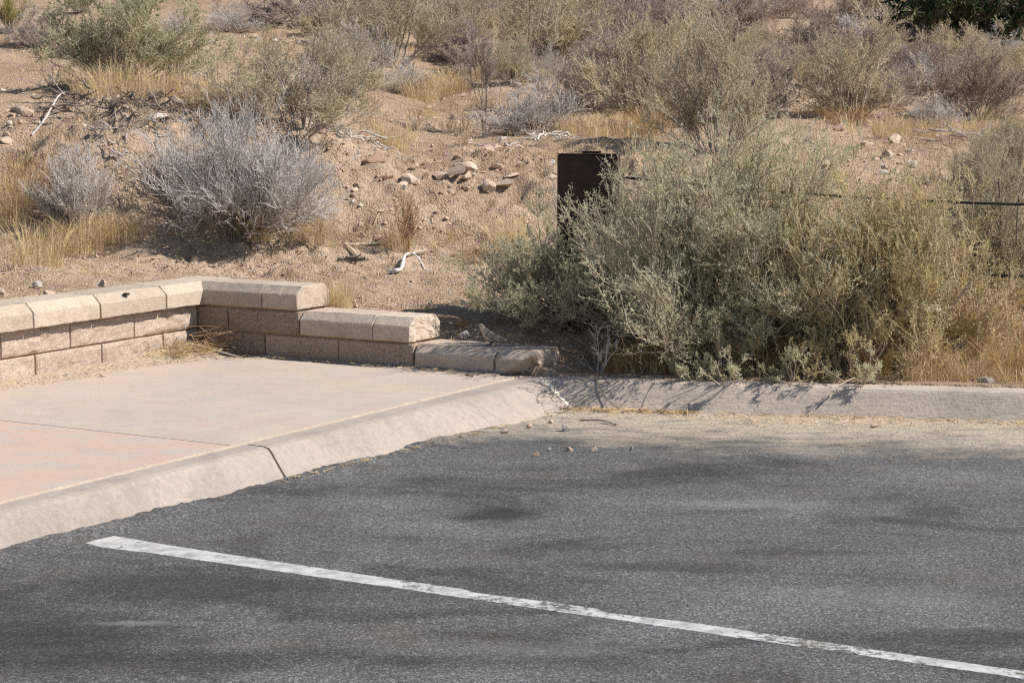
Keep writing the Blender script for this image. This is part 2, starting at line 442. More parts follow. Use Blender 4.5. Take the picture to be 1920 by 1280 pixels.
    MT['mauveleaf'] = leafmat('dry_mauve_leaf', [(.37, .28, .235), (.46, .36, .305), (.53, .43, .365)], .28)
    MT['brownleaf'] = leafmat('dry_brown_leaf', [(.36, .25, .175), (.45, .32, .225), (.53, .395, .285)], .28)
    MT['juniper'] = leafmat('juniper_scale_leaf', [(.03, .05, .018), (.055, .08, .03), (.10, .125, .045)], .15)
    MT['yellow'] = leafmat('yellow_green_leaf', [(.30, .26, .07), (.40, .34, .10), (.48, .40, .13)], .3)
    MT['twig'] = leafmat('twig_tan', [(.36, .285, .20), (.47, .385, .28), (.56, .47, .355)], 0, .85)
    MT['twigdark'] = leafmat('twig_dark', [(.12, .095, .08), (.19, .15, .125), (.27, .22, .185)], 0, .85)
    MT['twiggrey'] = leafmat('twig_grey', [(.44, .40, .375), (.54, .495, .465), (.63, .58, .545), (.70, .65, .615)], 0, .8)
    MT['twigpale'] = leafmat('twig_pale_grey', [(.48, .43, .39), (.59, .535, .485), (.68, .62, .565)], 0, .8)
    MT['twigmauve'] = leafmat('twig_mauve', [(.30, .235, .21), (.40, .325, .295), (.49, .41, .375)], 0, .85)
    MT['twigred'] = leafmat('twig_rust', [(.30, .17, .10), (.40, .24, .145), (.50, .33, .21)], 0, .85)
    MT['straw'] = leafmat('dry_grass', [(.56, .40, .20), (.66, .49, .265), (.74, .58, .34), (.80, .67, .43)], .3)
    MT['straworange'] = leafmat('rust_dry_grass', [(.42, .25, .11), (.52, .335, .155), (.62, .43, .22)], .3)
    MT['bleached'] = leafmat('bleached_wood', [(.52, .485, .45), (.66, .63, .595)], 0, .8)
    MT['stick'] = leafmat('dry_stick', [(.50, .40, .29), (.60, .50, .37)], 0, .8)
    # --- metal post and cable
    m = NT('dark_brown_steel').rough(.5)
    n = m.noise(12, 4, .6); s_ = m.noise(90, 2, .5, m.mapping((1, 1, .08)))
    m.color(m.mix(m.ramp(n, [(.4, 0.), (.75, 1.)]), (.040, .018, .014), (.085, .036, .026)))
    m.bump(s_, .15, .002); MT['steel'] = m.m
    m = NT('black_cable').rough(.55); m.color(m.ramp(m.noise(30, 2), [(.3, .012), (.7, .028)])); MT['cable'] = m.m
    # --- bird
    m = NT('bird_plumage').rough(.8)
    n = m.noise(60, 3, .6); sc_ = m.noise(110, 3, .65, m.mapping((.6, 1, 1)))
    c = m.mix(m.ramp(n, [(.4, 0.), (.65, 1.)]), (.40, .33, .255), (.50, .42, .33))
    c = m.mix(m.ramp(sc_, [(.55, 0.), (.66, .65)]), c, (.20, .16, .125))
    m.color(c); m.bump(sc_, .5, .004); MT['bird'] = m.m
    m = NT('bird_breast').rough(.85); n = m.noise(50, 3, .6)
    m.color(m.ramp(n, [(.35, (.42, .33, .245)), (.65, (.53, .43, .325))])); MT['breast'] = m.m
    m = NT('bird_dark').rough(.5); m.color(m.ramp(m.noise(80, 2), [(.3, .02), (.7, .045)])); MT['birddark'] = m.m
    m = NT('bird_wing').rough(.8); n = m.noise(75, 3, .65, m.mapping((.5, 1, 1)))
    m.color(m.ramp(n, [(.38, (.16, .13, .105)), (.52, (.32, .265, .21)), (.66, (.46, .385, .30))])); MT['wing'] = m.m
build_materials()

# ------------------------------------------------------------------ hillside
def grid_mesh(name, X, Y, Z, mat, keep=None, smooth=True, parent=None):
    ny, nx = X.shape
    V = np.stack([X, Y, Z], -1).reshape(-1, 3)
    idx = np.arange(nx * ny).reshape(ny, nx)
    Q = np.stack([idx[:-1, :-1], idx[:-1, 1:], idx[1:, 1:], idx[1:, :-1]], -1).reshape(-1, 4)
    if keep is not None:
        k = keep.reshape(-1); Q = Q[k[Q].any(1)]
        used = np.zeros(len(V), bool); used[Q] = True
        mp = np.cumsum(used) - 1; V = V[used]; Q = mp[Q]
    return mk(name, V, Q, mat=mat, smooth=smooth, parent=parent)

def spaced(lo, hi, step, ext_lo, ext_hi, grow=1.13):
    c = list(np.arange(lo, hi, step)); a = [lo]; st = step
    while a[-1] > ext_lo: st *= grow; a.append(a[-1] - st)
    b = [c[-1]]; st = step
    while b[-1] < ext_hi: st *= grow; b.append(b[-1] + st)
    return np.array(a[:0:-1] + c + b[1:])

def build_hillside():
    xs = spaced(-3.1, 3.2, .0235, -160, 160, 1.16)
    ys = np.concatenate([np.arange(4.0, 8.6, .08), spaced(8.6, 13.6, .0235, 8.59, 400, 1.035)])
    ys = np.unique(ys)
    X, Y = np.meshgrid(xs, ys)
    Z = ground_z(X, Y); b = behind(X, Y)
    Z = np.where(b > -.06, Z, -.4)
    o = grid_mesh('hillside', X, Y, Z, MT['soil'], keep=(b > -.1))
    tag(o, kind='structure')
build_hillside()

# ------------------------------------------------------------------ parking lot
def sb(d): return np.where(np.asarray(d) > -3.5, 1.352 + .0714 * np.asarray(d), 1.352 - .25)
def stp(d): return np.minimum(1.170 + .0266 * np.asarray(d), sb(d) - .035)
def sin_(d): return 1.045 + .018 * np.maximum(np.asarray(d), -6)

def build_lot():
    X, Y = np.meshgrid(np.linspace(-14, 16, 61), np.linspace(-12, 9.6, 55))
    s, d = SD(X, Y)
    keep = (s > sb(d) - .1) & (bcdist(s, d) < .15)
    keep |= (np.hypot(X, Y) > 0) & (s > sb(d) - .6) & (bcdist(s, d) < .6)
    keep = keep & (s > .7)
    lot = grid_mesh('parking_lot', X, Y, np.zeros_like(X), MT['asphalt'], keep=keep, smooth=False)
    tag(lot, kind='structure')
    # ragged lip of asphalt lapped against the kerb
    d = np.arange(-5.5, -.03, .009)
    jit = .010 * fbm(d * 7, d * 0, oct=4, seed=5) + .004 * vnoise(d * 60, d * 0, seed=6)
    zl = .010 + .009 * fbm(d * 4, d * 0 + 3, oct=4, seed=7) + .0025 * vnoise(d * 50, d * 0, seed=8)
    fade = 1 - sst(-.9, -.25, d)
    rows = []
    for off, zf in ((-.05, 1.0), (-.01, 1.0), (.025, .75), (.07, .35), (.13, .08), (.2, -.15)):
        ss = sb(d) + off + jit * (.6 if off < .1 else .2)
        rows.append(WA(ss, d, np.maximum(zl, .004) * zf * fade + (.003 if off < .13 else -.002) - .012 * (1 - fade)))
    R = np.stack(rows, 1)
    n, k, _ = R.shape
    idx = np.arange(n * k).reshape(n, k)
    Q = np.stack([idx[:-1, :-1], idx[:-1, 1:], idx[1:, 1:], idx[1:, :-1]], -1).reshape(-1, 4)
    mk('asphalt_lip', R.reshape(-1, 3), Q, mat=MT['asphalt'], parent=lot, smooth=True)
    # painted bay line: worn edges, blob where the sprayer started
    s = np.concatenate([np.arange(1.175, 6.5, .012)])
    w0 = np.interp(s, [1.17, 1.20, 1.30, 1.5, 2.2, 4.2, 6.5], [.045, .072, .074, .056, .045, .031, .030])
    ed = lambda k: .0022 * fbm(s * 6, s * 0 + k, oct=3, seed=21) + .0022 * vnoise(s * 70, s * 0 + k, seed=22)
    dn = -3.225 - w0 - ed(0.) + .02 * np.exp(-((s - 1.23) / .08) ** 2); df = -3.225 + w0 + ed(9.)
    worn = sst(3.05, 3.10, s) * (1 - sst(3.12, 3.4, s)) * .06 + sst(2.62, 2.66, s) * (1 - sst(2.68, 2.95, s)) * .05
    df = df - worn * .35
    V = np.stack([WA(s, dn - .002, -.003), WA(s, dn, .0012), WA(s, df, .0012), WA(s, df + .002, -.003)], 1)
    idx = np.arange(len(s) * 4).reshape(-1, 4)
    Q = np.concatenate([np.stack([idx[:-1, j], idx[1:, j], idx[1:, j + 1], idx[:-1, j + 1]], -1) for j in range(3)])
    ln = mk('painted_line', V.reshape(-1, 3), Q, mat=MT['paint'], parent=lot)
    tag(ln, 'long worn white bay line running across the asphalt')
    return lot

LOT = build_lot()

# ------------------------------------------------------------------ kerbs and walk
def loft(name, rings, mat, parent, smooth=False, close_ends=True):
    """rings (N,K,3) open profiles"""
    R = np.asarray(rings); n, k, _ = R.shape
    idx = np.arange(n * k).reshape(n, k)
    Q = np.stack([idx[:-1, :-1], idx[:-1, 1:], idx[1:, 1:], idx[1:, :-1]], -1).reshape(-1, 4)
    o = mk(name, R.reshape(-1, 3), Q, mat=mat, parent=parent, smooth=smooth)
    if close_ends:
        bm = bmesh.new(); bm.from_mesh(o.data); bm.verts.ensure_lookup_table()
        for r in (idx[0], idx[-1][::-1]):
            try: bm.faces.new([bm.verts[i] for i in r])
            except ValueError: pass
        bmesh.ops.recalc_face_normals(bm, faces=bm.faces); bm.to_mesh(o.data); bm.free()
    return o

def build_kerbs():
    # profile: f = 0 at the foot of the face, 1 at the top front edge, then g across the top
    def apron_ring(d0, zj=0.):
        b, t, i = float(sb(d0)), float(stp(d0)), float(sin_(d0))
        pts = [(b + .01, -.12), (b, 0.), (b + (t - b) * .5, .062), (b + (t - b) * .86, .108), (t, .119), (t - .02, .1245), ((t + i) / 2, .1255), (i, .127), (i, -.12)]
        return [(s_, d0, z_) for s_, z_ in pts]
    back_n = [(-.01, -.12), (0., 0.), (.048, .062), (.082, .108), (.095, .121), (.115, .1265), (.18, .1285), (.255, .127), (.255, -.12)]
    # mitre: where each apron edge meets the matching back-kerb edge
    def mitre():
        out = []
        d0 = 0.
        r0 = apron_ring(-1.5); r1 = apron_ring(-.5)
        for (p0, p1, (n_, zb)) in zip(r0, r1, back_n):
            k = (p1[0] - p0[0]) / (p1[1] - p0[1])            # s = a + k d on the apron edge
            a = p1[0] - k * p1[1]
            # (a + k d - BC0s)*N0 + (d - BC0d)*N1 = n_
            dd = (n_ - (a - BC0[0]) * BCN[0] + BC0[1] * BCN[1]) / (k * BCN[0] + BCN[1])
            out.append((a + k * dd, dd, zb))
        return np.array(out)
    mt = mitre()
    def nz(R, amp=.0008, sc=7):
        R = np.array(R, float); f = fbm(R[..., 0] * sc, R[..., 1] * sc, R[..., 2] * sc, oct=3, seed=31)
        g = fbm(R[..., 0] * sc, R[..., 1] * sc, R[..., 2] * sc, oct=3, seed=37)
        R[..., 0] += f * amp; R[..., 1] += g * amp; R[..., 2] += g * amp * .7
        return WA(R[..., 0], R[..., 1], R[..., 2])
    kerb = empty('front_kerb', W(1.2, -1., 0)); tag(kerb, kind='structure')
    inv = -np.array(kerb.location)
    JD = -2.115
    for (d0, d1, slant) in ((-9., JD - .006, 0), (JD + .006, None, 1)):
        ds = np.arange(d0, (d1 if d1 else -.12), .06)
        if d1: ds = np.append(ds, d1)
        rings = [apron_ring(float(q)) for q in ds]
        if not d1:
            last = mt.copy(); prev = np.array(apron_ring(-.12))
            rings.append(list((prev * .5 + last * .5))); e = last - (last - prev) / np.linalg.norm(last - prev, axis=1, keepdims=True) * .002
            rings.append(e)
        o = loft('kerb_section', nz(rings) + inv, MT['kerb'], kerb)
    # pale mortar dabbed on the mitre
    q = mt[1:7]; up = np.array([0, 0, 1.])
    n1 = np.array([.79, 0, .6]); n2 = np.array([-BCN[0] * .79, -BCN[1] * .79, .6])
    wv = np.array([.018, .022, .026, .022, .020, .016])[:, None]
    a = q + np.array([-.06, -1., 0]) * wv + n1 * .0025; b = q + np.array([BCD[0], BCD[1], 0]) * wv * .6 + n2 * .0025
    w = np.linspace(0, 1, len(q))
    rings = np.stack([a, q + (n1 + n2) * .004, b], 0)
    loft('mortar_patch', nz(rings, .003, 18) + inv, MT['mortar_white'], kerb, close_ends=False)
    # the joint gap is backed by a dark strip of grit
    rings = [[(s_ , dd, z_ - .006) for (s_, dd, z_) in apron_ring(k)] for k in (JD - .01, JD + .01)]
    loft('joint_filler', nz(rings, 0) + inv, MT['grime'], kerb)
    back = empty('back_kerb', W(2.2, .3, 0)); tag(back, kind='structure'); inv2 = -np.array(back.location)
    t = np.concatenate([[.0], np.arange(.12, 11, .07)])
    rings = []
    for k in t:
        r = np.array([(BC0[0] + BCD[0] * k + BCN[0] * n_, BC0[1] + BCD[1] * k + BCN[1] * n_, z_) for n_, z_ in back_n])
        if k == 0.: r = mt + (r * 0 + [BCD[0] * .002, BCD[1] * .002, 0])
        elif k < .45:
            f = k / .45; r0 = mt + [BCD[0] * k, BCD[1] * k, 0]; r = r0 * (1 - f) + r * f
        rings.append(r)
    rings = np.array(rings)
    jt = 4.35
    i = int(np.argmin(np.abs(t - jt)))
    loft('kerb_section', nz(rings[:i + 1], .0018, 9) + inv2, MT['kerb_back'], back)
    rr = rings[i:].copy(); rr[0] += [BCD[0] * .01, BCD[1] * .01, 0]
    loft('kerb_section', nz(rr, .0018, 9) + inv2, MT['kerb_back'], back)

    walk = empty('walk', W(0, -2, ZS)); tag(walk, kind='structure'); inv3 = -np.array(walk.location)
    JW = -2.165
    cuts = [0.05, JW, JW - 2.2, JW - 4.4]
    for j in range(3):
        hi, lo = cuts[j] - (.004 if j else 0), cuts[j + 1] + .004
        ds = np.linspace(lo, hi, 40); rings = []
        for q in ds:
            e = float(sin_(q)) - .004 + .004 * float(vnoise(np.array([q * 14]), np.array([2.]), seed=2)[0])
            ss = np.linspace(-1.02, e - .012, 9)
            edge = .0035 if (abs(q - lo) < 1e-6 or abs(q - hi) < 1e-6) else 0
            rings.append([(-1.02, q, -.1)] + [(s_, q, ZS - edge) for s_ in ss] + [(e, q, ZS - .004), (e, q, -.1)])
        R = np.array(rings)
        o = loft('concrete_slab', WA(R[..., 0], R[..., 1], R[..., 2]) + inv3, MT['slab_buff'] if j == 0 else MT['slab_red'], walk)
        tag(o, 'buff slab in front of the stepped wall' if j == 0 else ('slab with orange and grey stains' if j == 1 else 'stained slab at the front of the walk'))
    rings = [[(s_, q, ZS - .012) for s_ in np.linspace(-1.02, 1.04, 6)] for q in (JW - .02, JW + .02)]
    R = np.array(rings); loft('joint_filler', WA(R[..., 0], R[..., 1], R[..., 2]) + inv3, MT['mortar'], walk, close_ends=False)
    # thin crumbly cement line along the walk edge
    q = np.arange(-6, -.02, .02); e = sin_(q)
    wv = .001 + .009 * np.abs(fbm(q * 10, q * 0, oct=3, seed=77))
    R = np.stack([np.stack([e - wv, q, q * 0 + ZS - .001], -1), np.stack([e - .002, q, q * 0 + ZS + .004 + .003 * vnoise(q * 40, q * 0, seed=3)], -1), np.stack([e + wv, q, q * 0 + .1255], -1)], 1)
    loft('edge_fillet', WA(R[..., 0], R[..., 1], R[..., 2]) + inv3, MT['kerb_fillet'], walk, close_ends=False)
def _fillet():
    m = NT('edge_cement').rough(.9); n = m.noise(40, 4, .7)
    m.color(m.ramp(n, [(.3, (.33, .265, .205)), (.7, (.46, .38, .305))])); m.bump(n, .8, .005); MT['kerb_fillet'] = m.m
_fillet()
_g = NT('joint_grime').rough(.95); _g.color(_g.ramp(_g.noise(40, 3), [(.3, (.06, .045, .033)), (.7, (.13, .10, .075))])); MT['grime'] = _g.m
build_kerbs()

# ------------------------------------------------------------------ block walls
def dense(poly, step=.014):
    out = []
    n = len(poly)
    for i in range(n):
        a, b = np.array(poly[i]), np.array(poly[(i + 1) % n])
        k = max(1, int(round(np.linalg.norm(b - a) / step)))
        for j in range(k): out.append(a + (b - a) * j / k)
    return np.array(out)

def block(name, a0, a1, poly, mapf, mat, parent, inv, amp=.0012, step=.014, front=0., ends=(0., 0.), seed=0, notch=None, chip=None):
    """a run of poly (b,z) from a0 to a1; mapf(a,b,z)->world. front: depth of split relief on the b=min side"""
    P = dense(poly, step); m = len(P)
    n = max(3, int((a1 - a0) / (step * 1.43)))
    al = np.linspace(a0, a1, n + 1)
    al = np.concatenate([[a0], [a0 + .003], al[1:-1], [a1 - .003], [a1]])
    n = len(al)
    c = P.mean(0)
    ring = np.repeat(P[None], n, 0).copy()
    ring[0] = c + (P - c) * (1 - .003 / .06); ring[-1] = c + (P - c) * (1 - .003 / .06)
    Aa = np.repeat(al[:, None], m, 1)
    rows_a = [Aa]; rows_p = [ring]
    caps = []
    for e, (side, amp_e) in enumerate(((0, ends[0]), (-1, ends[1]))):
        fr = [.8, .55, .3, .08]
        ca = np.stack([Aa[side] for _ in fr]); cp = np.stack([c + (ring[side] - c) * f for f in fr])
        caps.append((ca, cp, amp_e, side))
    AA = np.concatenate([caps[0][0][::-1], Aa, caps[1][0]], 0)
    PP = np.concatenate([caps[0][1][::-1], ring, caps[1][1]], 0)
    b, z = PP[..., 0].copy(), PP[..., 1].copy(); a = AA.copy()
    w = np.stack([a + seed * 3.1, b, z], -1)
    f1 = fbm(w[..., 0] * 30, w[..., 1] * 30, w[..., 2] * 30, oct=3, seed=41); f2 = fbm(w[..., 0] * 30, w[..., 1] * 30, w[..., 2] * 30, oct=3, seed=43)
    a += f2 * amp; b += f1 * amp; z += f2 * amp
    if front > 0:
        bm_ = P[:, 0].min(); isf = np.clip(1 - (PP[..., 0] - bm_) / .03, 0, 1)
        zc = (P[:, 1].min() + P[:, 1].max()) / 2; hz = (P[:, 1].max() - P[:, 1].min()) / 2
        edge = np.clip((1 - np.abs(PP[..., 1] - zc) / hz) / .25, 0, 1) * np.clip(np.minimum(AA - a0, a1 - AA) / .02, 0, 1)
        rel = .5 + .6 * fbm(w[..., 0] * 14, w[..., 1] * 3, w[..., 2] * 14, oct=5, seed=47, gain=.62)
        b -= isf * edge * np.clip(rel, -.3, 1.6) * front
        if notch is not None:
            b += isf * .008 * np.exp(-((AA - notch) / .006) ** 2)
    for side, amp_e in ((0, ends[0]), (-1, ends[1])):
        if amp_e > 0:
            e_a = a0 if side == 0 else a1
            sel = np.abs(AA - e_a) < .012
            rel = .55 * fbm(w[..., 0] * 5 + 7, w[..., 1] * 26, w[..., 2] * 9, oct=5, seed=53, gain=.6) - .3
            inner = np.clip(1.2 - np.linalg.norm((PP - c) / (P.max(0) - c), axis=-1) * .45, .35, 1)
            a += np.where(sel, rel * amp_e * inner * (1 if side else -1), 0)
    if chip is not None: a, b, z = chip(a, b, z)
    V = mapf(a, b, z).reshape(-1, 3) + inv
    N = AA.shape[0]
    idx = np.arange(N * m).reshape(N, m); nx = np.roll(idx, -1, 1)
    Q = np.stack([idx[:-1], nx[:-1], nx[1:], idx[1:]], -1).reshape(-1, 4)
    # plug the two small end holes
    cen = np.array([V[idx[0]].mean(0), V[idx[-1]].mean(0)]); k0 = len(V); V = np.concatenate([V, cen])
    T = np.concatenate([np.stack([np.full(m, k0), nx[0], idx[0]], -1), np.stack([np.full(m, k0 + 1), idx[-1], nx[-1]], -1)])
    o = mk(name, V, Q, T, mat=mat, parent=parent, smooth=False)
    bm = bmesh.new(); bm.from_mesh(o.data); bmesh.ops.recalc_face_normals(bm, faces=bm.faces); bm.to_mesh(o.data); bm.free()
    return o

def cap_poly(z0, z1, b0, b1, ch=.046):
    r = .006
    return [(b0, z0 + r), (b0, z1 - ch), (b0 + .004, z1 - ch + .007), (b0 + ch * .92, z1 - .004), (b0 + ch, z1), (b1 - ch, z1), (b1 - ch * .9, z1 - .004), (b1 - .003, z1 - ch + .007), (b1, z1 - ch), (b1, z0 + r), (b1 - r, z0), (b0 + r, z0)]
def body_poly(z0, z1, b0, b1):
    r = .005
    return [(b0, z0 + r), (b0, z1 - r), (b0 + r, z1), (b1 - r, z1), (b1, z1 - r), (b1, z0 + r), (b1 - r, z0), (b0 + r, z0)]

LV = [.128, .250, .376, .500]
def build_walls():
    G = .005
    wall = empty('stepped_wall', W(.1, .15, ZS)); inv = -np.array(wall.location)
    tag(wall, 'low tan block wall stepping down in three tiers towards the kerb', 'wall', kind='thing')
    mp = lambda a, b, z: WA(a, b, z)
    k = 0
    for (a0, a1, l) in ((-.925, -.72, 1), (-.72, -.262, 1), (-.925, -.482, 0), (-.482, -.02, 0), (-.02, .428, 0)):
        k += 1
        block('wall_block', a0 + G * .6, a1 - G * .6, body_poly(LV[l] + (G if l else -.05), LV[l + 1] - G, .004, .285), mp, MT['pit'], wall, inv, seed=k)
    for (a0, a1, l, e, lab) in ((-.925, -.498, 2, 0, 'cap block in the inner corner'), (-.498, -.268, 2, .004, 'short end cap of the top tier'),
                                (-.258, .192, 1, 0, 'long cap of the middle tier'), (.192, .418, 1, .018, 'rough ended cap of the middle tier'),
                                (.436, .893, 0, 0, 'long cap of the lowest tier'), (.897, 1.118, 0, .02, 'broken cap block at the low end of the wall')):
        k += 1
        chip = None
        z0 = LV[l] + (G if l else -.03)
        if l == 0 and a1 > 1:
            def chip(a, b, z):
                # corner knocked off low at the front right
                q = (a - 1.0) * 1.0 - (b - .02) * 1.25 - (z - .155) * 1.25
                cut = np.maximum(q, 0) * .55
                f = 1 + .25 * fbm(a * 60, b * 60, z * 60, oct=3, seed=3)
                return a - cut * .55 * f, b + cut * .9 * f, z + cut * .35 * f
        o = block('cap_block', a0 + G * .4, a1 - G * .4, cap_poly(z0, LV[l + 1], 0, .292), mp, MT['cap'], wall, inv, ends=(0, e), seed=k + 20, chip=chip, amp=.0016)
        o['label'] = lab
    # mortar beds sit a little behind the faces
    for (a0, a1, z0, z1) in ((-.93, -.285, .06, .44), (-.285, .405, .06, .31), (.405, .90, .06, .17)):
        p = [(.014, z0), (.014, z1), (.27, z1), (.27, z0)]
        block('mortar', a0, a1, p, mp, MT['mortar'], wall, inv, amp=.002, step=.06)
    # left wing: split-face courses under an overhanging cap
    lw = empty('split_face_wall', W(-1.05, -1.5, ZS)); inv = -np.array(lw.location)
    tag(lw, 'buff split-face block wall with overhanging caps along the walk', 'wall', kind='thing')
    SF, SCP = -.925, -.872
    ml = lambda a, b, z: WA(SF - b + .022 * (a + .8) * -1 * .5, a, z)
    mc = lambda a, b, z: WA(SCP - b + .022 * (a + .8) * -1 * .5, a, z)
    k = 40
    j2 = [.03, -.497, -.971] + [-.971 - .472 * i for i in range(1, 11)]
    j1 = [.03, -.272, -.747] + [-.747 - .472 * i for i in range(1, 11)]
    jc = [.292, -.301, -.808, -1.277] + [-1.277 - .475 * i for i in range(1, 10)]
    for l, js in ((1, j2), (0, j1)):
        for i in range(len(js) - 1):
            k += 1
            block('split_face_block', js[i + 1] + .003, js[i] - .003, body_poly(LV[l] + (.003 if l else -.06), LV[l + 1] - .003, .0, .24), ml, MT['split'], lw, inv, front=.011, seed=k, notch=(js[i] + js[i + 1]) / 2 if k % 2 else None)
    for i in range(len(jc) - 1):
        k += 1
        block('cap_block', jc[i + 1] + .003, jc[i] - .003, cap_poly(LV[2] + .004, LV[3], 0, .30), mc, MT['capL'], lw, inv, seed=k, amp=.0016)
    block('mortar', -5.6, 0.02, [(.012, .06), (.012, .44), (.22, .44), (.22, .06)], ml, MT['mortar'], lw, inv, amp=.002, step=.06)
build_walls()

# ------------------------------------------------------------------ windblown dirt and sand
def build_drifts():
    s = np.arange(-.97, .95, .011); d = np.arange(-4.2, .03, .013)
    S, D = np.meshgrid(s, d)
    wob = .10 * fbm(S * 3, D * 3, oct=4, seed=61) + .05 * fbm(S * 14, D * 14, oct=3, seed=62)
    width = np.interp(D, [-4.2, -1.6, -1.0, -.5, -.15, 0], [.06, .17, .26, .29, .30, .5])
    h1 = .035 * (1 - (S + .95) / width) + .03 * np.exp(-((S + .84) ** 2 + (D + .17) ** 2) / .03)
    h2 = .016 * (1 - (-D) / np.interp(S, [-.95, -.4, .2, .95], [.35, .16, .07, .05]))
    Hh = np.maximum(h1, h2) + wob * .05 + .0035 * fbm(S * 60, D * 60, oct=2, seed=63)
    Z = ZS + np.clip(Hh - .006, -.02, .08)
    P = WA(S, D, Z)
    o = grid_mesh('dirt_drift', P[..., 0], P[..., 1], P[..., 2], MT['sand'], keep=(Hh > .002))
    tag(o, 'strip of sandy dirt washed along the foot of the walls', 'dirt', kind='stuff')
    t = np.arange(-.25, 6.5, .012); n = np.arange(-1.15, .05, .012)
    T, N = np.meshgrid(t, n)
    S = BC0[0] + BCD[0] * T + BCN[0] * N; D = BC0[1] + BCD[1] * T + BCN[1] * N
    wd = np.interp(T, [-.25, .1, .5, .9, 1.6, 2.2, 6.5], [.04, .10, .16, .22, .22, .18, .2])
    Hh = .012 * (1 + N / wd) + .005 * fbm(S * 4, D * 7, oct=4, seed=65) + .011 * fbm(S * 38, D * 38, oct=3, seed=66)
    Z = np.clip(Hh - .002, -.006, .03) * .42
    P = WA(S, D, Z)
    keep = (Hh > -.006) & (S > sb(D) - .05)
    o = grid_mesh('sand_drift', P[..., 0], P[..., 1], P[..., 2], MT['sand'], keep=keep)
    tag(o, 'thin tan sand blown onto the asphalt along the back kerb', 'sand', kind='stuff')
build_drifts()

# ------------------------------------------------------------------ plants: generators
def perp_to(T, rng):
    r = rng.normal(size=T.shape); r = r - (r * T).sum(-1, keepdims=True) * T
    return nrm(r)

def main_stems(rng, n, R, H, tmax, K=7, base=.12, inner=.62, lean=(0, 0), curl=.25):
    th = np.arccos(1 - rng.random(n) * (1 - math.cos(tmax))); ph = rng.random(n) * 2 * np.pi
    u = rng.uniform(inner, .95, n)
    E = np.stack([R * np.sin(th) * np.cos(ph) + lean[0], R * np.sin(th) * np.sin(ph) + lean[1], H * np.cos(th) + .04], -1) * u[:, None]
    B = np.stack([base * R * np.cos(ph) * rng.random(n), base * R * np.sin(ph) * rng.random(n), np.full(n, -.04)], -1)
    C = (B + E) * .5 + np.stack([-curl * E[:, 0], -curl * E[:, 1], curl * .5 * E[:, 2] * (rng.random(n))], -1) * rng.uniform(-.6, 1.0, n)[:, None]
    t = np.linspace(0, 1, K)[None, :, None]
    P = (1 - t) ** 2 * B[:, None] + 2 * t * (1 - t) * C[:, None] + t ** 2 * E[:, None]
    P = P + np.cumsum(rng.normal(0, .012 * R, P.shape), 1) * (t > 0)
    return P

def offshoots(rng, P, per, L, ang=(25, 60), K=4, up=.25, tr=(.3, 1.), wig=.09, out=0.):
    N, Kp, _ = P.shape
    n = int(N * per); i = rng.integers(0, N, n)
    t = rng.uniform(tr[0], tr[1], n) * (Kp - 1); k = np.minimum(t.astype(int), Kp - 2); f = (t - k)[:, None]
    O = P[i, k] * (1 - f) + P[i, k + 1] * f
    T = nrm(P[i, k + 1] - P[i, k])
    a = np.radians(rng.uniform(ang[0], ang[1], n))[:, None]
    Dn = nrm(T * np.cos(a) + perp_to(T, rng) * np.sin(a) + np.array([0, 0, up]) + out * nrm(O * [1, 1, .3]))
    l = (L * rng.uniform(.5, 1.25, n))[:, None, None]
    s = np.linspace(0, 1, K)[None, :, None]
    bend = rng.normal(0, .22, (n, 1, 3)) + np.array([0, 0, up * .4])
    Q = O[:, None] + Dn[:, None] * s * l + bend * s ** 2 * l * .6 + np.cumsum(rng.normal(0, wig, (n, K, 3)), 1) * l / K * (s > 0)
    Q[..., 2] = np.maximum(Q[..., 2], .004)
    return Q

def rad(P, r0, r1):
    N, K, _ = P.shape
    return np.linspace(r0, r1, K)[None] * np.ones((N, 1))

def leaves(rng, P, per, ln, wd, ang=(35, 75), tr=(.05, 1.), up=.15):
    N, K, _ = P.shape
    n = int(N * per); i = rng.integers(0, N, n)
    t = rng.uniform(tr[0], tr[1], n) * (K - 1); k = np.minimum(t.astype(int), K - 2); f = (t - k)[:, None]
    O = P[i, k] * (1 - f) + P[i, k + 1] * f
    T = nrm(P[i, k + 1] - P[i, k]); a = np.radians(rng.uniform(*ang, n))[:, None]
    Dn = nrm(T * np.cos(a) + perp_to(T, rng) * np.sin(a) + np.array([0, 0, up]))
    S = perp_to(Dn, rng)
    l = ln * rng.uniform(.55, 1.25, (n, 1)); w = wd * rng.uniform(.7, 1.2, (n, 1))
    nrmv = np.cross(Dn, S); cup = nrmv * l * .12
    V = np.stack([O, O + Dn * l * .55 + S * w * .5 + cup, O + Dn * l, O + Dn * l * .55 - S * w * .5 + cup], 1).reshape(-1, 3)
    return V, np.arange(n * 4).reshape(n, 4)

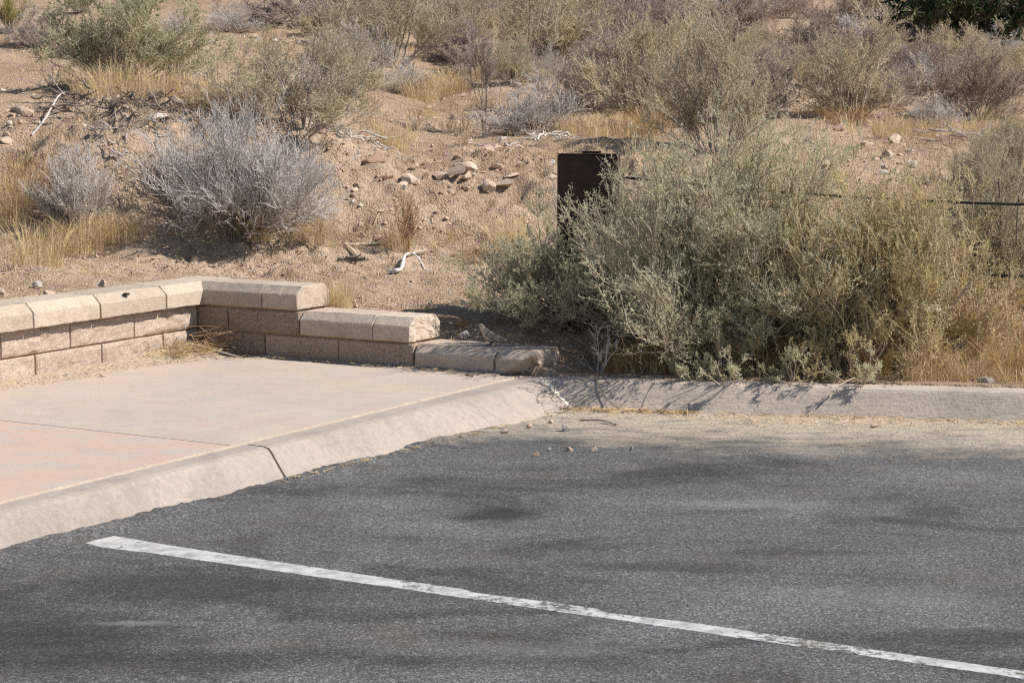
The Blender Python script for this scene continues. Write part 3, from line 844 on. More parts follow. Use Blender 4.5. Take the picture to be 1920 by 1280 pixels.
def shrub(name, seed, R, H, kind, q=1.0, lean=(0, 0)):
    """a shrub at the origin as an Empty with branches, twigs and foliage"""
    rng = rngf(seed)
    o = empty(name)
    K = kind
    st = main_stems(rng, int(K.get('n0', 16)), R * K.get('r', .95), H * K.get('h', .95), math.radians(K.get('tmax', 80)), lean=lean, curl=K.get('curl', .25), inner=K.get('inner', .62), base=K.get('base', .12))
    b1 = offshoots(rng, st, K.get('c1', 7), R * K.get('l1', .42), K.get('a1', (20, 50)), K=5, up=K.get('up', .3), tr=K.get('tr1', (.22, 1.)))
    b2 = offshoots(rng, b1, K.get('c2', 6) * q, R * K.get('l2', .24), K.get('a2', (20, 55)), K=4, up=K.get('up', .3), tr=(.15, 1.))
    sh = offshoots(rng, b2, K.get('c3', 4), R * K.get('l3', .15), K.get('a3', (20, 60)), K=K.get('k3', 3), up=K.get('up', .3) * .8, tr=(.2, 1.), wig=K.get('wig', .09))
    k = K.get('thick', 1.) * max(.6, R)
    V, Q = join([tubes(st, rad(st, .013 * k, .004 * k), 5), tubes(b1, rad(b1, .0052 * k, .0022 * k), 4)])
    mk('branches', V, Q, mat=MT[K['wood']], parent=o, smooth=True)['kind'] = 'stuff'
    tw = [tubes(b2, rad(b2, K.get('t2', .0024), K.get('t2', .0024) * .55), 3)]
    tw.append(tubes(sh, rad(sh, K.get('t3', .0016), K.get('t3', .0016) * .6), 3))
    V, Q = join(tw)
    mk('twigs', V, Q, mat=MT[K.get('twigm', K['wood'])], parent=o, smooth=True)['kind'] = 'stuff'
    if K.get('leaf'):
        V, Q = leaves(rng, sh, K['per'], K['ll'], K['lw'], K.get('la', (30, 75)))
        if K.get('per2'):
            V2, Q2 = leaves(rng, b2, K['per2'], K['ll'], K['lw'], (30, 75), tr=(.3, 1.))
            V, Q = join([(V, Q), (V2, Q2)])
        V = V[:len(Q) * 4]
        mk('foliage', V, Q, mat=MT[K['leaf']], parent=o)['kind'] = 'stuff'
    return o

KIND = {
    'salt': dict(n0=44, c1=8, c2=6.0, c3=3.0, l1=.38, l2=.21, l3=.14, tmax=84, wood='twig', twigm='twig', leaf='salt', per=7.5, per2=2.5, ll=.020, lw=.0060, up=.30, t3=.0012, t2=.0021, inner=.7),
    'saltY': dict(n0=40, c1=8, c2=5.6, c3=2.8, l1=.38, l2=.22, l3=.13, tmax=88, wood='twig', twigm='straw', leaf='saltY', per=6.5, per2=2, ll=.020, lw=.0058, up=.36, t3=.0012, t2=.0021, inner=.7),
    'saltD': dict(n0=24, c1=7, c2=6, c3=2.8, l1=.42, l2=.24, l3=.15, tmax=80, wood='twigdark', twigm='twig', leaf='saltD', per=6, per2=3, ll=.022, lw=.0070, up=.3, t3=.0013, t2=.0022),
    'green': dict(n0=26, c1=8, c2=6.5, c3=3.2, l1=.38, l2=.20, l3=.12, tmax=82, wood='twig', twigm='twig', leaf='greenleaf', per=7, per2=3, ll=.021, lw=.0075, up=.35, t3=.0011, t2=.002),
    'olive': dict(n0=18, c1=7, c2=7, c3=3.2, l1=.45, l2=.24, l3=.14, tmax=78, wood='twigmid', twigm='twig', leaf='oliveleaf', per=5, per2=2.5, ll=.020, lw=.0072, up=.25, t3=.0013, t2=.0022),
    'tan': dict(n0=20, c1=7, c2=7, c3=3.6, l1=.42, l2=.24, l3=.14, tmax=82, wood='twigmid', twigm='twigstraw', leaf='tanleaf', per=5, per2=2, ll=.019, lw=.0076, up=.25, t3=.0016, t2=.0024),
    'mauve': dict(n0=26, c1=7, c2=7, c3=3.6, l1=.36, l2=.2, l3=.12, tmax=86, wood='twigmid', twigm='twigmauve', leaf='mauveleaf', per=4.5, per2=1.5, ll=.017, lw=.0085, up=.3, t3=.0018, t2=.0026),
    'brown': dict(n0=26, c1=7, c2=7, c3=3.6, l1=.36, l2=.2, l3=.11, tmax=88, wood='twigmid', twigm='twigmauve', leaf='brownleaf', per=5, per2=2, ll=.017, lw=.0088, up=.32, t3=.0018, t2=.0026),
    'dead': dict(n0=70, c1=8, c2=5.4, c3=3.0, l1=.40, l2=.24, l3=.13, tmax=86, wood='twigdark', twigm='twiggrey', a1=(12, 40), a2=(15, 48), a3=(18, 55), up=.2, t2=.0021, t3=.0015, k3=3, inner=.68, wig=.12, thick=.6, base=.2),
    'pale': dict(n0=34, c1=7, c2=5.5, c3=3.2, l1=.42, l2=.26, l3=.15, tmax=78, wood='twigpale', twigm='twigpale', a1=(12, 40), a2=(12, 45), a3=(15, 50), up=.28, t2=.0019, t3=.0013, wig=.14, thick=.5, inner=.65),
    'grey': dict(n0=26, c1=7, c2=6, c3=3.2, l1=.40, l2=.24, l3=.14, tmax=86, wood='twigmid', twigm='twiggrey', a1=(15, 45), up=.2, t2=.003, t3=.0021, wig=.15),
    'snag': dict(n0=5, c1=6, c2=9, c3=4, l1=.40, l2=.24, l3=.13, tmax=40, tr1=(.6, 1.), wood='twigdark', twigm='twigmauve', leaf='mauveleaf', per=2, ll=.014, lw=.006, up=.15, t2=.003, t3=.0018, thick=1.3, inner=.75),
    'juniper': dict(n0=16, c1=8, c2=9, c3=3, l1=.42, l2=.24, l3=.12, tmax=84, wood='twigdark', twigm='twigdark', leaf='juniper', per=7, per2=5, ll=.042, lw=.022, up=.3, t3=.004, t2=.006, thick=2.0),
    'yellow': dict(n0=20, c1=6, c2=6, c3=3, l1=.4, l2=.24, l3=.16, tmax=70, wood='twigdark', twigm='yellow', leaf='yellow', per=6, ll=.02, lw=.008, up=.5, t3=.0016),
    'rust': dict(n0=18, c1=5, c2=3, c3=2, l1=.45, l2=.28, l3=.18, tmax=46, wood='twigred', twigm='twigred', up=.35, t2=.0014, t3=.001, thick=.35),
}

# ------------------------------------------------------------------ plants: the big shrubs by the kerb
def stand(o, x, y, rz=0., sc=(1, 1, 1), sink=0.):
    z = float(ground_z(np.array([x]), np.array([y]))[0])
    o.location = (x, y, z - sink); o.rotation_euler = (0, 0, rz); o.scale = sc
    return o

def build_near_shrubs():
    g = 'saltbushes behind the back kerb'
    o = shrub('saltbush', 101, .76, 1.22, dict(KIND['salt'], n0=66, tmax=86, base=.35, inner=.74, curl=.12, l1=.34, l2=.19), q=.92)
    tag(stand(o, 1.05, 9.38), 'tallest grey-green saltbush, growing in front of the brown steel post', 'shrub', g)
    o = shrub('saltbush', 102, .42, .45, dict(KIND['salt'], tmax=92, n0=30, curl=.12), q=.75)
    tag(stand(o, .22, 9.72), 'low grey-green saltbush spreading behind the bird', 'shrub', g)
    o = shrub('saltbush', 103, .64, .80, dict(KIND['saltY'], n0=46, tmax=86, base=.35, curl=.12, inner=.74), q=.85)
    tag(stand(o, 1.93, 9.28), 'olive-green saltbush over the back kerb, below the upper cable', 'shrub', g)
    o = shrub('saltbush', 104, .66, 1.02, dict(KIND['saltY'], leaf='salt', tmax=82, base=.35, curl=.12, inner=.74), q=.8)
    tag(stand(o, 1.50, 9.36), 'grey-olive saltbush filling the gap between the tallest bush and the olive one', 'shrub', g)
    o = shrub('saltbush', 105, .46, .86, KIND['saltD'], q=.8)
    tag(stand(o, 2.62, 9.80), 'dull dark saltbush crossed by both black cables', 'shrub', g)
    o = shrub('saltbush', 106, .24, .30, dict(KIND['salt'], tmax=96, n0=18), q=.5)
    tag(stand(o, 1.02, 9.02), 'small saltbush sprawling over the kerb below the tallest bush', 'shrub', g)
    o = shrub('saltbush', 107, .30, .36, dict(KIND['saltY'], tmax=96, n0=20), q=.55)
    tag(stand(o, 1.62, 8.92), 'small olive saltbush sprawling over the kerb edge', 'shrub', g)
    for i, (t, n_, R, lab) in enumerate(((.58, .21, .14, 'low leafy sprig hanging over the kerb top near the corner'), (.72, .18, .17, 'pale leafy sprig sprawling on the kerb top below the tallest bush'),
                                         (1.00, .21, .16, 'leafy sprig lying over the kerb below the dark hollow'), (1.30, .20, .15, 'olive sprig lying over the kerb below the olive saltbush'))):
        o = shrub('leafy_sprig', 140 + i, R, R * .8, dict(KIND['salt'], n0=5, c1=4, c2=2.4, c3=1.8, tmax=92, up=.15, thick=.5, per=6), lean=(-.02, -R * .55))
        q = W(BC0[0] + BCD[0] * t + BCN[0] * n_, BC0[1] + BCD[1] * t + BCN[1] * n_, .128)
        o.location = q; tag(o, lab, 'sprig', 'sprigs over the back kerb')
    # bare twiggy plants
    o = shrub('bare_shrub', 111, .34, .42, dict(KIND['pale'], n0=9, c1=4, c2=3, c3=2, wood='stick', twigm='stick', tmax=85, t2=.0025))
    tag(stand(o, 2.33, 9.2), 'thin pale bare shrub in front of the lower cable', 'shrub')
    o = shrub('bare_shrub', 112, .22, .20, dict(KIND['pale'], n0=6, c1=3, c2=2.5, c3=1.5, tmax=95, up=.05))
    tag(stand(o, .42, 9.06), 'few bare grey twigs sticking out beside the broken end cap', 'shrub')
    o = shrub('dead_shrub', 121, .61, .66, dict(KIND['dead']), q=1.0)
    p = hit(440, 436); tag(stand(o, p[0], p[1]), 'large rounded silver-grey dead shrub behind the wall corner', 'shrub', 'dead grey shrubs')
    o = shrub('dead_shrub', 122, .30, .44, dict(KIND['pale']), q=.9)
    p = hit(150, 436); tag(stand(o, p[0], p[1]), 'small pale dead shrub standing in golden grass', 'shrub', 'dead grey shrubs')
    o = shrub('rust_weed', 123, .16, .40, KIND['rust'])
    p = hit(765, 470); tag(stand(o, p[0], p[1]), 'wispy rust-coloured weed above the white bleached root', 'weed')
build_near_shrubs()

# ------------------------------------------------------------------ plants: the slope
PROTO = {}
def proto(kind, var):
    if kind in ('brown', 'olive'): var = 0
    if (kind, var) in PROTO: return copy_tree(PROTO[(kind, var)]), True
    nm = {'juniper': 'juniper_bush', 'snag': 'dead_snag', 'yellow': 'rabbitbrush', 'pale': 'dead_shrub', 'grey': 'dead_shrub', 'dead': 'dead_shrub'}.get(kind, 'desert_shrub')
    q = {'juniper': .8, 'snag': .8, 'green': .8, 'olive': .8, 'grey': .6, 'pale': .6, 'saltY': .55}.get(kind, .62)
    o = shrub(nm, 300 + 17 * var + sum(map(ord, kind)), .6, .8, KIND[kind], q=q)
    PROTO[(kind, var)] = o
    return o, False

SLOPE = [   # kind, variant, foot u, foot v, width px, height px, label
    ('green', 0, 225, 168, 320, 185, 'large grey-green shrub at the top of the frame, tan grass at its foot'),
    ('olive', 0, 560, 240, 320, 165, 'open olive shrub with dark stems behind the silver dead shrub'),
    ('grey', 0, 432, 62, 90, 45, 'small grey dead shrub on pale gravel high on the slope'),
    ('mauve', 0, 560, 48, 230, 70, 'dark brown-grey hedge-like shrub at the top edge above pale gravel'),
    ('olive', 1, 735, 118, 240, 160, 'tall olive-grey shrub with a dark forked trunk'),
    ('mauve', 1, 850, 118, 120, 75, 'mauve-grey shrub between the forked olive shrub and golden green one'),
    ('tan', 0, 990, 118, 200, 140, 'golden-olive shrub at the top, behind the dark snag'),
    ('snag', 0, 908, 242, 95, 150, 'dark dead snag with a bare forked trunk'),
    ('grey', 0, 1000, 248, 170, 95, 'grey dead shrub leaning beside the dark snag'),
    ('mauve', 0, 1115, 205, 190, 105, 'dark mauve shrub uphill of the brown steel post'),
    ('pale', 0, 1025, 158, 80, 55, 'pale twiggy dead shrub behind the leaning grey one'),
    ('tan', 1, 1225, 235, 260, 215, 'wide tan-olive shrub uphill of the steel post'),
    ('olive', 0, 1345, 285, 270, 240, 'pale olive shrub rising behind the tallest saltbush'),
    ('brown', 0, 1385, 55, 170, 70, 'brown shrub at the top edge above a pale rock'),
    ('brown', 1, 1388, 94, 64, 42, 'small round brown shrub beside the white boulder'),
    ('brown', 0, 1500, 100, 130, 72, 'brown shrub casting shade beside the white boulder'),
    ('mauve', 1, 1440, 222, 130, 125, 'dark mauve shrub shading the ground beside the spreading tan one'),
    ('tan', 0, 1600, 218, 270, 165, 'spreading tan shrub with dark fan-like stems'),
    ('brown', 1, 1830, 222, 190, 125, 'rounded brown shrub below the dark juniper'),
    ('tan', 1, 1800, 140, 190, 90, 'spiky tan shrub in front of the dark juniper'),
    ('juniper', 0, 1810, 92, 250, 175, 'dark green juniper at the top corner of the slope'),
    ('olive', 1, 1850, 400, 180, 150, 'grey-olive shrub just above the upper cable'),
    ('olive', 1, 1905, 330, 130, 110, 'olive shrub uphill of the cables at the frame edge'),
    ('mauve', 0, 1170, 58, 180, 80, 'grey-mauve shrub at the top edge above the tan-olive one'),
    ('mauve', 1, 1270, 92, 160, 100, 'pinkish grey shrub high on the slope beside the brown shrub'),
    ('brown', 0, 1590, 62, 150, 70, 'brown-mauve shrub at the top edge beside the juniper'),
    ('tan', 0, 1665, 128, 130, 75, 'tan shrub between the spreading tan one and the juniper'),
    ('grey', 0, 1730, 168, 120, 62, 'greyish shrub between the tan shrub and the rounded brown one'),
    ('yellow', 0, 22, 66, 75, 62, 'yellow-green rabbitbrush at the top corner of the slope'),
    ('yellow', 0, 148, 22, 60, 50, 'yellow-green rabbitbrush behind the large grey-green shrub'),
    ('mauve', 0, 70, 82, 110, 62, 'dark shrub between rabbitbrush and the large grey-green shrub'),
    ('rust', 0, 405, 22, 60, 60, 'small reddish twiggy shrub at the top edge'),
    ('mauve', 1, 640, 35, 150, 75, 'mauve-brown shrub at the top edge beside the forked olive shrub'),
    ('olive', 1, 660, 178, 170, 105, 'thin olive shrub beside the open olive one'),
    ('grey', 0, 760, 172, 120, 48, 'low grey dead shrub below the forked olive shrub'),
    ('mauve', 0, 900, 60, 150, 80, 'grey-brown shrub at the top edge above the dark snag'),
    ('tan', 1, 1090, 92, 170, 110, 'tan shrub high on the slope above the mauve one'),
    ('brown', 1, 1470, 35, 110, 52, 'small brown shrub at the very top above the white boulder'),
    ('grey', 0, 1760, 236, 100, 55, 'low grey shrub at the foot of the rounded brown one'),
    ('tan', 1, 1890, 175, 120, 80, 'tan shrub at the frame edge beside the rounded brown one'),
    ('grey', 0, 335, 60, 60, 36, 'little grey dead shrub beside the large grey-green shrub'),
    ('tan', 0, 700, 80, 170, 90, 'tan shrub at the foot of the mauve-brown one near the top edge'),
    ('olive', 1, 960, 168, 120, 70, 'thin olive shrub between the dark snag and pale dead shrub'),
    ('tan', 1, 1185, 150, 170, 90, 'tan shrub right behind the dark mauve one'),
    ('mauve', 1, 1660, 205, 110, 60, 'low mauve shrub beside the spreading tan one'),
    ('tan', 0, 1290, 170, 190, 120, 'tan shrub behind the pale olive one'),
    ('mauve', 0, 790, 45, 170, 80, 'mauve-grey shrub at the top edge above the forked olive shrub'),
    ('tan', 1, 1050, 40, 190, 85, 'tan shrub at the top edge above the golden-olive one'),
    ('tan', 0, 1240, 30, 170, 70, 'tan shrub at the top edge beside the brown shrub'),
    ('mauve', 1, 1130, 150, 150, 80, 'mauve twiggy shrub just behind the dark mauve one'),
    ('tan', 1, 1400, 150, 150, 85, 'tan shrub below the small round brown one'),
    ('brown', 0, 1550, 105, 120, 62, 'brown shrub downhill of the top edge, beside the sparse olive one'),
    ('mauve', 0, 1700, 105, 110, 62, 'mauve shrub beside the dark juniper'),
    ('olive', 0, 830, 95, 150, 85, 'olive shrub between the forked olive and mauve-grey ones'),
    ('tan', 0, 640, 120, 140, 75, 'tan shrub uphill of the open olive one'),
    ('grey', 0, 1330, 215, 120, 60, 'low grey shrub under the pale olive one'),
    ('olive', 0, 1520, 148, 120, 70, 'sparse olive shrub between the brown and spreading tan shrubs'),
]
def build_slope():
    rng = rngf(9)
    for (kind, var, u, v, w, h, lab) in SLOPE:
        p = hit(u, v); Y = p[1]
        o, cp = proto(kind, var)
        R, H = w / 2 * Y / FPX, h * Y / FPX
        kx, kz = R / .51, H / .74
        stand(o, p[0], p[1], rng.uniform(0, 6.28), (kx, kx * rng.uniform(.9, 1.1), kz))
        tag(o, lab, {'juniper': 'juniper', 'snag': 'snag'}.get(kind, 'shrub'), 'shrubs scattered up the slope')
    used = [(o.location.x, o.location.y) for o in bpy.data.objects if o.type == 'EMPTY' and o.get('group') == 'shrubs scattered up the slope']
    n = 0
    for _ in range(900):
        u, v = rng.uniform(560, 1930), rng.uniform(14, 185)
        if 1380 < u < 1480 and 55 < v < 110: continue
        p = hit(u, v)
        if min((p[0] - a) ** 2 + (p[1] - b) ** 2 for a, b in used) < .16 * (p[1] / 14) ** 2: continue
        used.append((p[0], p[1])); k = ('tan', 'mauve', 'tan', 'grey', 'brown')[n % 5]
        o, cp = proto(k, n % 2); f = rng.uniform(.45, .75) * (p[1] / 15) ** .6
        nm = {'mauve': 'small greyish mauve', 'tan': 'small straw-coloured', 'brown': 'small brown', 'grey': 'small grey dead'}[k]
        tag(stand(o, p[0], p[1], rng.uniform(0, 6.28), (f, f, f * rng.uniform(.6, .85))), nm + ' shrub filling the brush below the upper thicket', 'shrub', 'small shrubs below the upper thicket')
        n += 1
        if n >= 34: break
    # the upper slope beyond, seen only as tops along the upper edge
    pts = []
    for _ in range(4000):
        x, y = rng.uniform(-13, 13), rng.uniform(24, 44)
        if abs(x) > y * .31: continue
        if all((x - a) ** 2 + (y - b) ** 2 > 5.5 for a, b in pts): pts.append((x, y))
        if len(pts) >= 26: break
    for i, (x, y) in enumerate(pts):
        k = ('mauve', 'tan', 'brown', 'olive')[i % 4]
        o, cp = proto(k, i // 4 % 2)
        f = rng.uniform(1.0, 1.7)
        tag(stand(o, x, y, rng.uniform(0, 6.28), (f, f, f * .9)), {'mauve': 'greyish mauve', 'tan': 'tan', 'brown': 'brown', 'olive': 'thin olive'}[k] + ' shrub of the thicket along the upper slope', 'shrub', 'shrub thicket along the upper slope')
build_slope()

# ------------------------------------------------------------------ dry grass
def tuft_geo(rng, n, h, r, lean=.5, w=.0016):
    ph = rng.random(n) * 2 * np.pi; rr = r * np.sqrt(rng.random(n))
    B = np.stack([rr * np.cos(ph), rr * np.sin(ph), np.full(n, -.01)], -1)
    hh = h * rng.uniform(.45, 1.15, n); az = ph + rng.normal(0, 1.0, n); ln = rng.uniform(.03, 1, n) ** 1.4 * lean * hh
    t = np.linspace(0, 1, 5)[None, :, None]
    tip = np.stack([np.cos(az) * ln, np.sin(az) * ln, hh], -1)
    P = B[:, None] + np.stack([tip[:, 0:1] * t[..., 0] ** 1.8, tip[:, 1:2] * t[..., 0] ** 1.8, tip[:, 2:3] * (t[..., 0] - .12 * t[..., 0] ** 3)], -1)
    wd = np.array([.8, .9, .8, 1.5, .2])[None] * w * rng.uniform(.7, 1.3, (n, 1))
    head = (rng.random(n) < .45)[:, None]
    wd = np.where(head, wd, wd * np.array([1, 1, .8, .5, .6])[None])
    a = rng.random(n) * np.pi; S = np.stack([np.cos(a), np.sin(a), np.zeros(n)], -1)
    return blades(P, wd, S)

TUFT = {}
def tuft(mat, var):
    if (mat, var) in TUFT:
        c = TUFT[(mat, var)].copy(); COL.objects.link(c); return c
    V, Q = tuft_geo(rngf(600 + var + len(mat) * 7), 360, .20, .11, .8 + .25 * var, .0009)
    TUFT[(mat, var)] = mk('grass_tuft', V, Q, mat=MT[mat]); return TUFT[(mat, var)]

GRASS = [   # material, foot u, foot v, width px, height px, label
    ('straw', 636, 583, 66, 78, 'golden grass tuft behind the step of the wall caps'),
    ('straw', 70, 515, 130, 110, 'thick golden grass tuft above two stones by the wall'),
    ('straw', 150, 470, 140, 90, 'golden grass in front of the small pale dead shrub'),
    ('straw', 225, 465, 110, 70, 'golden grass between the pale and the silver dead shrubs'),
    ('straw', 20, 440, 110, 120, 'golden grass at the frame edge beside the pale dead shrub'),
    ('straworange', 60, 380, 120, 110, 'rusty grass behind the small pale dead shrub'),
    ('straw', 590, 448, 110, 55, 'golden grass at the side of the silver dead shrub'),
    ('straw', 480, 452, 90, 50, 'golden grass under the front of the silver dead shrub'),
    ('straw', 225, 190, 120, 90, 'tan grass at the foot of the large grey-green shrub'),
    ('straw', 300, 195, 110, 80, 'tan grass beside the tangle of dark dead branches'),
    ('straw', 395, 200, 110, 70, 'tan grass uphill of the silver dead shrub'),
    ('straw', 170, 180, 90, 70, 'thin tan grass behind the dark dead branches'),
    ('straw', 735, 268, 80, 62, 'tan grass beside the large brown rock'),
    ('straw', 790, 190, 90, 60, 'tan grass among stones uphill of the bank'),
    ('straw', 845, 180, 110, 60, 'tan grass below the mauve-grey shrub'),
    ('straw', 1070, 250, 90, 50, 'tan grass just uphill of the steel post'),
    ('straw', 1140, 262, 110, 62, 'golden grass behind the top of the steel post'),
    ('straworange', 1210, 255, 110, 62, 'rusty grass below the wide tan-olive shrub'),
    ('straw', 1670, 258, 90, 48, 'golden grass tuft uphill of pale rocks'),
    ('straw', 1720, 252, 90, 45, 'golden grass beside a fallen dark stick'),
    ('straworange', 1580, 222, 130, 42, 'rusty grass in shade of the spreading tan shrub'),
    ('straw', 1320, 110, 90, 50, 'golden grass high on the slope below the brown shrub'),
    ('straw', 1810, 255, 100, 45, 'tan grass at the foot of the rounded brown shrub'),
    ('straw', 960, 470, 110, 95, 'wispy pale grass on the bank beside the low saltbush'),
    ('straw', 745, 470, 70, 50, 'sparse grass around the rust-coloured weed'),
]
NEARGRASS = [  # world x, y, width, height, material, label
    (.55, 9.14, .30, .20, 'straworange', 'rusty dry grass in shade under the low saltbush'),
    (.78, 9.12, .34, .24, 'straworange', 'rusty dry grass under the tallest saltbush'),
    (1.20, 9.06, .36, .26, 'straworange', 'rusty dry grass in the dark hollow under the saltbushes'),
    (1.42, 9.0, .32, .24, 'straworange', 'rusty dry grass beside the hollow under the saltbushes'),
    (1.72, 8.98, .30, .20, 'straworange', 'rusty grass behind the sprawling olive saltbush'),
    (1.98, 8.88, .30, .20, 'straw', 'golden grass at the kerb below the olive saltbush'),
    (2.18, 8.84, .28, .17, 'straw', 'golden grass at the kerb beside the low stone'),
    (2.38, 8.84, .32, .26, 'straworange', 'rusty grass at the kerb below the lower cable'),
    (2.30, 9.30, .40, .42, 'straworange', 'tall rusty grass behind the thin bare shrub'),
    (2.58, 9.15, .36, .38, 'straworange', 'tall rusty grass at the frame edge under the lower cable'),
    (1.02, 9.28, .40, .30, 'straworange', 'rusty grass deep inside the tallest saltbush'),
    (2.02, 9.25, .36, .40, 'straworange', 'rusty grass inside the olive saltbush'),
]
def build_grass():
    rng = rngf(12)
    for i, (m, u, v, w, h, lab) in enumerate(GRASS):
        p = hit(u, v); Y = p[1]; o = tuft(m, i % 3)
        k = w * Y / FPX / .30; kz = h * Y / FPX / .21
        tag(stand(o, p[0], p[1], rng.uniform(0, 6.28), (k, k, kz)), lab, 'grass', 'dry grass tufts')
    for i, (x, y, w, h, m, lab) in enumerate(NEARGRASS):
        o = tuft(m, i % 3)
        tag(stand(o, x, y, rng.uniform(0, 6.28), (w / .30, w / .30, h / .21)), lab, 'grass', 'dry grass tufts')
    # thin grass nobody could count
    parts = []
    fields = [(100, 470, 130, 40, 34, .12), (330, 190, 160, 25, 40, .16), (600, 455, 90, 25, 16, .10), (1000, 300, 90, 60, 14, .10), (780, 230, 120, 35, 26, .12), (640, 565, 30, 12, 8, .14),
              (1180, 270, 120, 25, 30, .16), (1620, 240, 190, 20, 30, .15), (1750, 300, 130, 50, 20, .12), (870, 160, 160, 30, 30, .16), (1330, 130, 160, 50, 34, .2), (1560, 120, 220, 40, 40, .2),
              (900, 480, 60, 40, 16, .12), (760, 440, 80, 30, 14, .12), (560, 110, 200, 40, 34, .18), (100, 140, 120, 30, 20, .14), (260, 300, 200, 60, 16, .1), (1500, 330, 200, 40, 24, .14), (1860, 240, 60, 40, 16, .16)]
    for (u, v, du, dv, n, h) in fields:
        for _ in range(n):
            p = hit(u + rng.normal(0, du * .6), v + rng.normal(0, dv * .6))
            V, Q = tuft_geo(rng, int(rng.integers(14, 34)), h * rng.uniform(.5, 1.2) * (p[1] / 11) ** .5, .06, 1.0, .0011 * (p[1] / 11))
            parts.append((V + p, Q))
    # straw along the kerb edge of the shrub bed
    for t in np.arange(.15, 5.5, .035):
        n_ = .30 + abs(rng.normal(0, .07))
        q = W(BC0[0] + BCD[0] * t + BCN[0] * n_, BC0[1] + BCD[1] * t + BCN[1] * n_, 0)
        q[2] = float(ground_z(q[0:1], q[1:2])[0])
        V, Q = tuft_geo(rng, int(rng.integers(8, 18)), rng.uniform(.04, .13), .03, 1.2)
        parts.append((V + q, Q))
    V, Q = join(parts)
    o = mk('dry_grass', V, Q, mat=MT['straw']); tag(o, 'thin dry grass scattered over the slope', 'grass', kind='stuff')
build_grass()

# ------------------------------------------------------------------ stones
ROCKM = []
def rock_meshes():
    for sd in range(9):
        rng = rngf(800 + sd)
        bm = bmesh.new(); bmesh.ops.create_icosphere(bm, subdivisions=2, radius=1.)
        V = np.array([v.co[:] for v in bm.verts])
        for _ in range(9):
            n = nrm(rng.normal(size=3)); d = rng.uniform(.30, .72)
            k = V @ n; V = V - np.maximum(k - d, 0)[:, None] * n * .995
        r = 1 + .03 * fbm(V[:, 0] * 2.5 + sd, V[:, 1] * 2.5, V[:, 2] * 2.5, oct=4, seed=90)
        V = V * r[:, None]
        V[:, :2] *= (1 - .58 * np.clip(V[:, 2:3] + .1, 0, 1))
        V = V / np.abs(V).max(0)
        for v, c in zip(bm.verts, V): v.co = c
        me = bpy.data.meshes.new('stone'); bm.to_mesh(me); bm.free()
        ROCKM.append(me)
rock_meshes()
_rk = [0]
def rock(name, p, w, hr, mat, rng, depth=.85, sink=.3, rz=None):
    me = ROCKM[_rk[0] % len(ROCKM)]; _rk[0] += 1
    key = (me.name, mat)
    if key not in PROTO:
        m2 = me.copy(); m2.materials.clear(); m2.materials.append(MT[mat]); PROTO[key] = m2
    o = bpy.data.objects.new(name, PROTO[key]); COL.objects.link(o)
    a = w * .60
    o.scale = (a, a * depth, a * hr); o.rotation_euler = (rng.normal(0, .15), rng.normal(0, .15), rng.uniform(-.5, .5) if rz is None else rz)
    o.location = (float(p[0]), float(p[1]), float(p[2]) + a * hr * (1 - 2 * sink))
    return o

